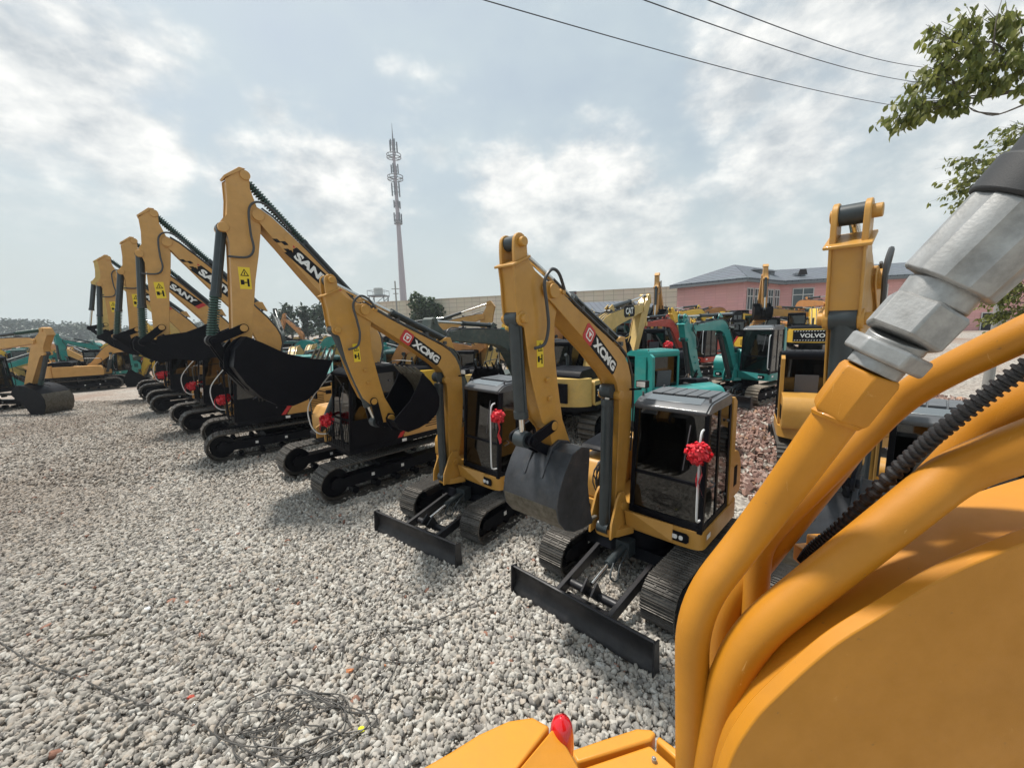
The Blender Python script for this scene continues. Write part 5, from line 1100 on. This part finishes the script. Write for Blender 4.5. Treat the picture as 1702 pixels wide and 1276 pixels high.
def add_leaf(m, p, d, n, l, w_, fold=.25):
    d = d.normalized(); s = d.cross(n).normalized(); n2 = s.cross(d)
    a, b, c = p+d*l*.33, p+d*l*.72, p+d*l-n2*l*.12
    m.add([p, a+s*w_*.5+n2*w_*fold*.5, a-n2*w_*.05, a-s*w_*.5+n2*w_*fold*.5, b+s*w_*.36+n2*w_*fold*.3, b-n2*l*.04, b-s*w_*.36+n2*w_*fold*.3, c], [(0, 1, 2), (0, 2, 3), (1, 4, 5, 2), (2, 5, 6, 3), (4, 7, 5), (5, 7, 6)])
def sprays(m, mb, blobs, seed, down=.7):
    """twigs with drooping leaves filling each blob (centre, radius, number of twigs, leaf length)"""
    rr = random.Random(seed)
    for c, r, n, ll, hub in blobs:
        for k in range(n):
            u = Vector((rr.gauss(0, 1), rr.gauss(0, 1), rr.gauss(0, .7))).normalized()*r*rr.random()**.45; tip = c+u
            base = c.lerp(hub, .25)+u*.25
            mid = (base+tip)/2+Vector((0, 0, r*.06)); mb.tube([base, mid, tip], [r*.010+.0015, r*.007+.001, .001], 4, False)
            for j in range(rr.randint(6, 10)):
                t = rr.uniform(.25, 1.0); p = base.lerp(tip, t)+Vector((rr.gauss(0, 1), rr.gauss(0, 1), rr.gauss(0, 1)))*ll*.25
                d = Vector((rr.gauss(0, .5), rr.gauss(0, .5), -down+rr.gauss(0, .35)))+(tip-base).normalized()*.4
                nn = Vector((rr.gauss(0, 1), rr.gauss(0, 1), rr.gauss(0, 1))).normalized(); L_ = ll*rr.uniform(.65, 1.15); add_leaf(m, p, d, nn, L_, L_*.48)
# near tree whose branches reach in at the upper right
root = empty('tree', (0, 0, 0)); tag(root, 'broadleaf tree at the right edge whose leafy branch hangs in from the upper right corner', 'tree')
trunk0 = at(1800, 700, 6.2); hub = at(1850, 200, 5.2)
near = [(1600, 70, 3.3, .14), (1560, 105, 3.3, .15), (1530, 130, 3.3, .13), (1500, 175, 3.3, .11), (1475, 205, 3.3, .08), (1640, 100, 3.4, .20), (1680, 70, 3.4, .19), (1610, 130, 3.35, .16), (1560, 160, 3.35, .13), (1590, 30, 3.4, .10), (1540, 50, 3.4, .06), (1660, 20, 3.5, .14), (1650, 140, 3.4, .12), (1700, 120, 3.4, .2), (1690, 25, 3.4, .13), (1545, 85, 3.35, .09), (1520, 185, 3.3, .08), (1575, 180, 3.3, .07)]
blobs = [(at(px, py, Y), r, int(11*r/.14)+2, .072, at(1720, 150, 3.6)) for px, py, Y, r in near]
m, mb = MB(), MB(); sprays(m, mb, blobs, 4, 1.3)
for l in ([(1900, 300, 5.4), (1760, 160, 4.2), (1690, 152, 3.6), (1640, 158, 3.45), (1600, 162, 3.4), (1560, 178, 3.3)], [(1690, 152, 3.6), (1610, 163, 3.4), (1570, 120, 3.35), (1530, 150, 3.3), (1490, 200, 3.3)], [(1720, 150, 3.7), (1660, 75, 3.4), (1600, 75, 3.35), (1570, 60, 3.3), (1540, 48, 3.3)], [(1660, 190, 3.6), (1620, 185, 3.5), (1605, 170, 3.4)], [(1700, 175, 3.6), (1650, 192, 3.5), (1610, 178, 3.4)], [(1650, 100, 3.4), (1655, 40, 3.4), (1665, 0, 3.5)]):
    P_ = smoothpath([at(*q) for q in l], 5); n = len(P_); mb.tube(P_, [max(.003, .022*(1-i/n)**1.3) if l[0][0] > 1750 else max(.002, .008*(1-i/n)) for i in range(n)], 6)
low = [(1600, 290, 6.2, .30, 1), (1570, 320, 6.2, .22, 1), (1640, 265, 6.3, .25, 1), (1670, 230, 6.3, .28, 1), (1575, 270, 6.2, .18, 1), (1620, 330, 6.3, .25, 1), (1700, 250, 6.4, .4, 1), (1575, 345, 6.2, .12, .7), (1690, 200, 6.2, .3, 1), (1760, 260, 6.4, .6, 1)]
blobs = [(at(px, py, Y), r, int(48*r*q), .085, at(1800, 260, 6.4)) for px, py, Y, r, q in low]
low2 = [(1670, 480, 7.2, .42), (1640, 500, 7.2, .28), (1700, 440, 7.2, .4), (1700, 520, 7.2, .4), (1640, 530, 7.2, .20), (1760, 480, 7.4, .6), (1650, 560, 7.3, .15), (1690, 560, 7.3, .2)]
blobs += [(at(px, py, Y), r, int(110*r), .075, at(1800, 480, 7.2)) for px, py, Y, r in low2]
m2 = MB(); sprays(m2, mb, blobs, 8, .8); m.add(m2.v, m2.f)
cw = m.build('crown', [LEAF], root, 80)
hubp = [trunk0*1.0, at(1805, 480, 6.3), at(1815, 300, 6.0), at(1850, 150, 5.6)]
t0 = Vector((trunk0.x, trunk0.y, hz(trunk0.x, trunk0.y)-.1)); mb.tube(smoothpath([t0]+hubp, 5), [.16]*6+[.14]*5+[.12]*5+[.08]*5, 12)
mb.tube(smoothpath([at(1815, 330, 6.2), at(1740, 270, 6.3), at(1640, 290, 6.2), at(1580, 320, 6.2)], 5), [.04, .036, .03, .028, .026, .022, .02, .018, .016, .014, .012, .01, .008, .006, .005, .004], 6)
mb.tube(smoothpath([at(1808, 560, 6.6), at(1740, 510, 7.0), at(1650, 500, 7.2)], 5), [.04, .035, .03, .026, .022, .018, .014, .01, .008, .006, .005], 6)
mb.build('trunk', [BARK], root)
for i, (px, py, Y, r) in enumerate(((1643, 620, 9.5, .09),)):
    g_ = at(px, py, Y); m = MB(); z0 = hz(g_.x, g_.y)-.1; m.tube([(g_.x, g_.y, z0), (g_.x+.03, g_.y, 2.5), (g_.x, g_.y, 4.4)], [r*1.2, r, r*.8], 12); o = m.build('post', [MATS['concrete']]); tag(o, 'grey concrete post below the hanging leaves at the right edge', 'post')
def round_tree(px, py_top, py_base, Y, wpx, label, mt, seed, n=900, ll=.5, trunk=True):
    c = at(px, (py_top+py_base)/2, Y); ztop = at(px, py_top, Y).z; rx = wpx/2*Y/640; root = empty('tree', (c.x, Y, 0)); tag(root, label, 'tree', 'trees on the horizon' if mt is HAZEG else None)
    rr = random.Random(seed); m = MB(); h = ztop*.40; zc = ztop-h
    lob = [(Vector((rr.uniform(-.7, .7)*rx, rr.uniform(-.6, .6)*rx, zc+rr.uniform(-.6, .62)*h)), rr.uniform(.28, .5)) for _ in range(13)]+[(Vector((0, 0, zc)), .8)]
    for k in range(n):
        l_, s_ = lob[rr.randrange(len(lob))]; u = Vector((rr.gauss(0, 1), rr.gauss(0, 1), rr.gauss(0, 1))).normalized(); p = l_+Vector((u.x*rx, u.y*rx, u.z*h))*s_*rr.uniform(.75, 1.02)
        add_leaf(m, p, Vector((rr.gauss(0, 1), rr.gauss(0, 1), rr.gauss(0, .6))), u, ll*rr.uniform(.6, 1.3), ll*.7)
    m.build('crown', [mt], root, 80); m = MB(); m.tube([(0, 0, 0), (.1, 0, zc*.6), (0, 0, zc)], [.3, .24, .12], 8)
    for k in range(5): a = k*1.3; m.tube([(0, 0, zc*.7), (rx*.5*cos(a), rx*.5*sin(a), zc+h*.2)], [.12, .04], 5)
    m.build('trunk', [BARK], root)
round_tree(708, 486, 535, 74, 66, 'round dark tree rising beside the left end of the beige wall', LEAFD, 3, 2600, .62)
round_tree(675, 505, 535, 84, 22, 'small bush-like tree at the foot of the telecom mast', LEAFD, 5, 500, .5)
round_tree(1340, 505, 560, 38, 62, 'clipped dark shrub tree in front of the pink building', LEAFD, 6, 1500, .3)
TX = [(482, 504, 26, 90), (508, 508, 18, 92), (528, 503, 26, 90), (462, 512, 16, 95), (645, 508, 16, 88), (618, 512, 14, 100), (560, 514, 26, 110), (590, 514, 22, 110)]
names = ['tallest tree on the horizon between the ochre booms', 'narrow tree just right of the tallest horizon tree', 'broad tree on the horizon touching the front boom', 'low tree on the horizon at the second boom', 'little tree left of the utility pole', 'faint low tree under the water tank', 'low hazy tree left of the water tank', 'low hazy tree nearest the water tank on its left']
for i, (px, py, wpx, Y) in enumerate(TX): round_tree(px, py, 545, Y, wpx, names[i], HAZEG, 20+i, 420, .9)
# wooded hills on the left horizon: nobody could count these trees
rr = random.Random(31); m = MB()
for k in range(620):
    px = rr.uniform(-150, 470); Y = 300; f = .5+.5*sin(px*.021+1)+.25*sin(px*.06)
    topy = 548-8*f-(5 if px < 140 else 0); c = at(px, topy+rr.uniform(1, 24), Y*rr.uniform(.9, 1.1)); r = rr.uniform(1.6, 4.2)
    for i in range(34):
        u = Vector((rr.gauss(0, 1), rr.gauss(0, 1), rr.gauss(0, 1))).normalized(); add_leaf(m, c+Vector((u.x*r*1.2, u.y*r, u.z*r*.9)), Vector((rr.gauss(0, 1), rr.gauss(0, 1), rr.gauss(0, 1))), u, rr.uniform(1.0, 2.0), 1.3)
o = m.build('treeline', [HAZEG], ang=80); tag(o, 'wooded ridge along the left horizon', None, None, 'stuff')
m = MB(); a = [(-600, 310, 5), (-350, 310, 8), (-200, 310, 6), (-60, 310, 3)]
m.add([(x, y, z) for x, y, z in a]+[(x, y-40, -1) for x, y, z in a]+[(x, y+60, -1) for x, y, z in a], [(i, i+1, 5+i, 4+i) for i in range(3)]+[(i+1, i, 8+i, 9+i) for i in range(3)]); o = m.build('hills', [mat('far_woods', (.045, .07, .05), .9, var=.5, vscale=.12)], ang=80); tag(o, 'low wooded hills', None, None, 'structure')

# ------------------------------------------------------------------ the man walking in the yard
def person():
    g_ = at(1308, 575, 30); zg = hz(g_.x, 30); root = empty('person', (g_.x, 30, zg), radians(-30)); tag(root, 'person in a lime yellow shirt and dark trousers walking away between the machines', 'person')
    def skin(name, V, E, R, mt, parent, sub=2):
        me = bpy.data.meshes.new(name); me.from_pydata(V, E, []); o = bpy.data.objects.new(name, me); col.objects.link(o); o.parent = parent; me.materials.append(mt)
        sk = o.modifiers.new('s', 'SKIN'); sk.use_smooth_shade = True
        for i, r in enumerate(R): me.skin_vertices[0].data[i].radius = r
        me.skin_vertices[0].data[0].use_root = True
        sb = o.modifiers.new('u', 'SUBSURF'); sb.levels = sub; sb.render_levels = sub; return o
    V = [(0, 0, .95), (0, 0, 1.15), (0, 0, 1.38), (0, .0, 1.48), (0, .02, 1.58), (0, .02, 1.68), (0, .02, 1.74), (-.17, 0, 1.40), (-.24, -.05, 1.15), (-.24, .10, .92), (-.24, .16, .85), (.17, 0, 1.40), (.26, .06, 1.15), (.25, .02, .92), (.25, .05, .84),
         (-.09, 0, .88), (-.11, .16, .50), (-.12, .12, .09), (-.12, .26, .04), (.09, 0, .88), (.11, -.12, .50), (.12, -.34, .13), (.12, -.24, .04)]
    E_ = [(0, 1), (1, 2), (2, 3), (3, 4), (4, 5), (5, 6), (2, 7), (7, 8), (8, 9), (9, 10), (2, 11), (11, 12), (12, 13), (13, 14), (0, 15), (15, 16), (16, 17), (17, 18), (0, 19), (19, 20), (20, 21), (21, 22)]
    R = [(.15, .11), (.14, .10), (.16, .10), (.055, .055), (.08, .09), (.085, .095), (.05, .06), (.065, .06), (.045, .045), (.032, .032), (.04, .02), (.065, .06), (.045, .045), (.032, .032), (.04, .02), (.09, .09), (.06, .06), (.042, .045), (.04, .03), (.09, .09), (.06, .06), (.042, .045), (.04, .03)]
    skin('body', V, E_, R, mat('skin', (.35, .2, .13), .6), root)
    idx = [0, 1, 2, 7, 8, 11, 12]; mp_ = {v: i for i, v in enumerate(idx)}
    skin('shirt', [V[i] for i in idx], [(mp_[a], mp_[b]) for a, b in E_ if a in mp_ and b in mp_], [(R[i][0]+.02, R[i][1]+.02) for i in idx], mat('shirt', (.55, .62, .10), .8), root)
    idx = [0, 15, 16, 17, 19, 20, 21]; mp_ = {v: i for i, v in enumerate(idx)}
    skin('trousers', [V[i] for i in idx], [(mp_[a], mp_[b]) for a, b in E_ if a in mp_ and b in mp_], [(R[i][0]+.018, R[i][1]+.018) for i in idx], mat('trousers', (.02, .022, .03), .8), root)
    m = MB(); m.ball((0, .0, 1.70), .105, 12, (1, 1.1, .9)); m.build('hair', [mat('hair', (.012, .01, .01), .7)], root)
    m = MB(); m.ball((0, .125, 1.66), .016, 6, (1, 1.3, 1.4)); m.build('nose', [MATS['skin']], root)
person()
# ------------------------------------------------------------------ the air
m = MB(); m.box(-460, 460, -40, 430, -2, 75); hm_ = bpy.data.materials.new('haze'); hm_.use_nodes = True; nt = hm_.node_tree; nt.nodes.clear()
o_ = nt.nodes.new('ShaderNodeOutputMaterial'); v_ = nt.nodes.new('ShaderNodeVolumePrincipled'); v_.inputs['Color'].default_value = (.86, .92, 1, 1); v_.inputs['Density'].default_value = .0006; v_.inputs['Anisotropy'].default_value = .3
nt.links.new(v_.outputs[0], o_.inputs['Volume']); o = m.build('haze', [hm_]); tag(o, 'thin summer haze', None, None, 'stuff')
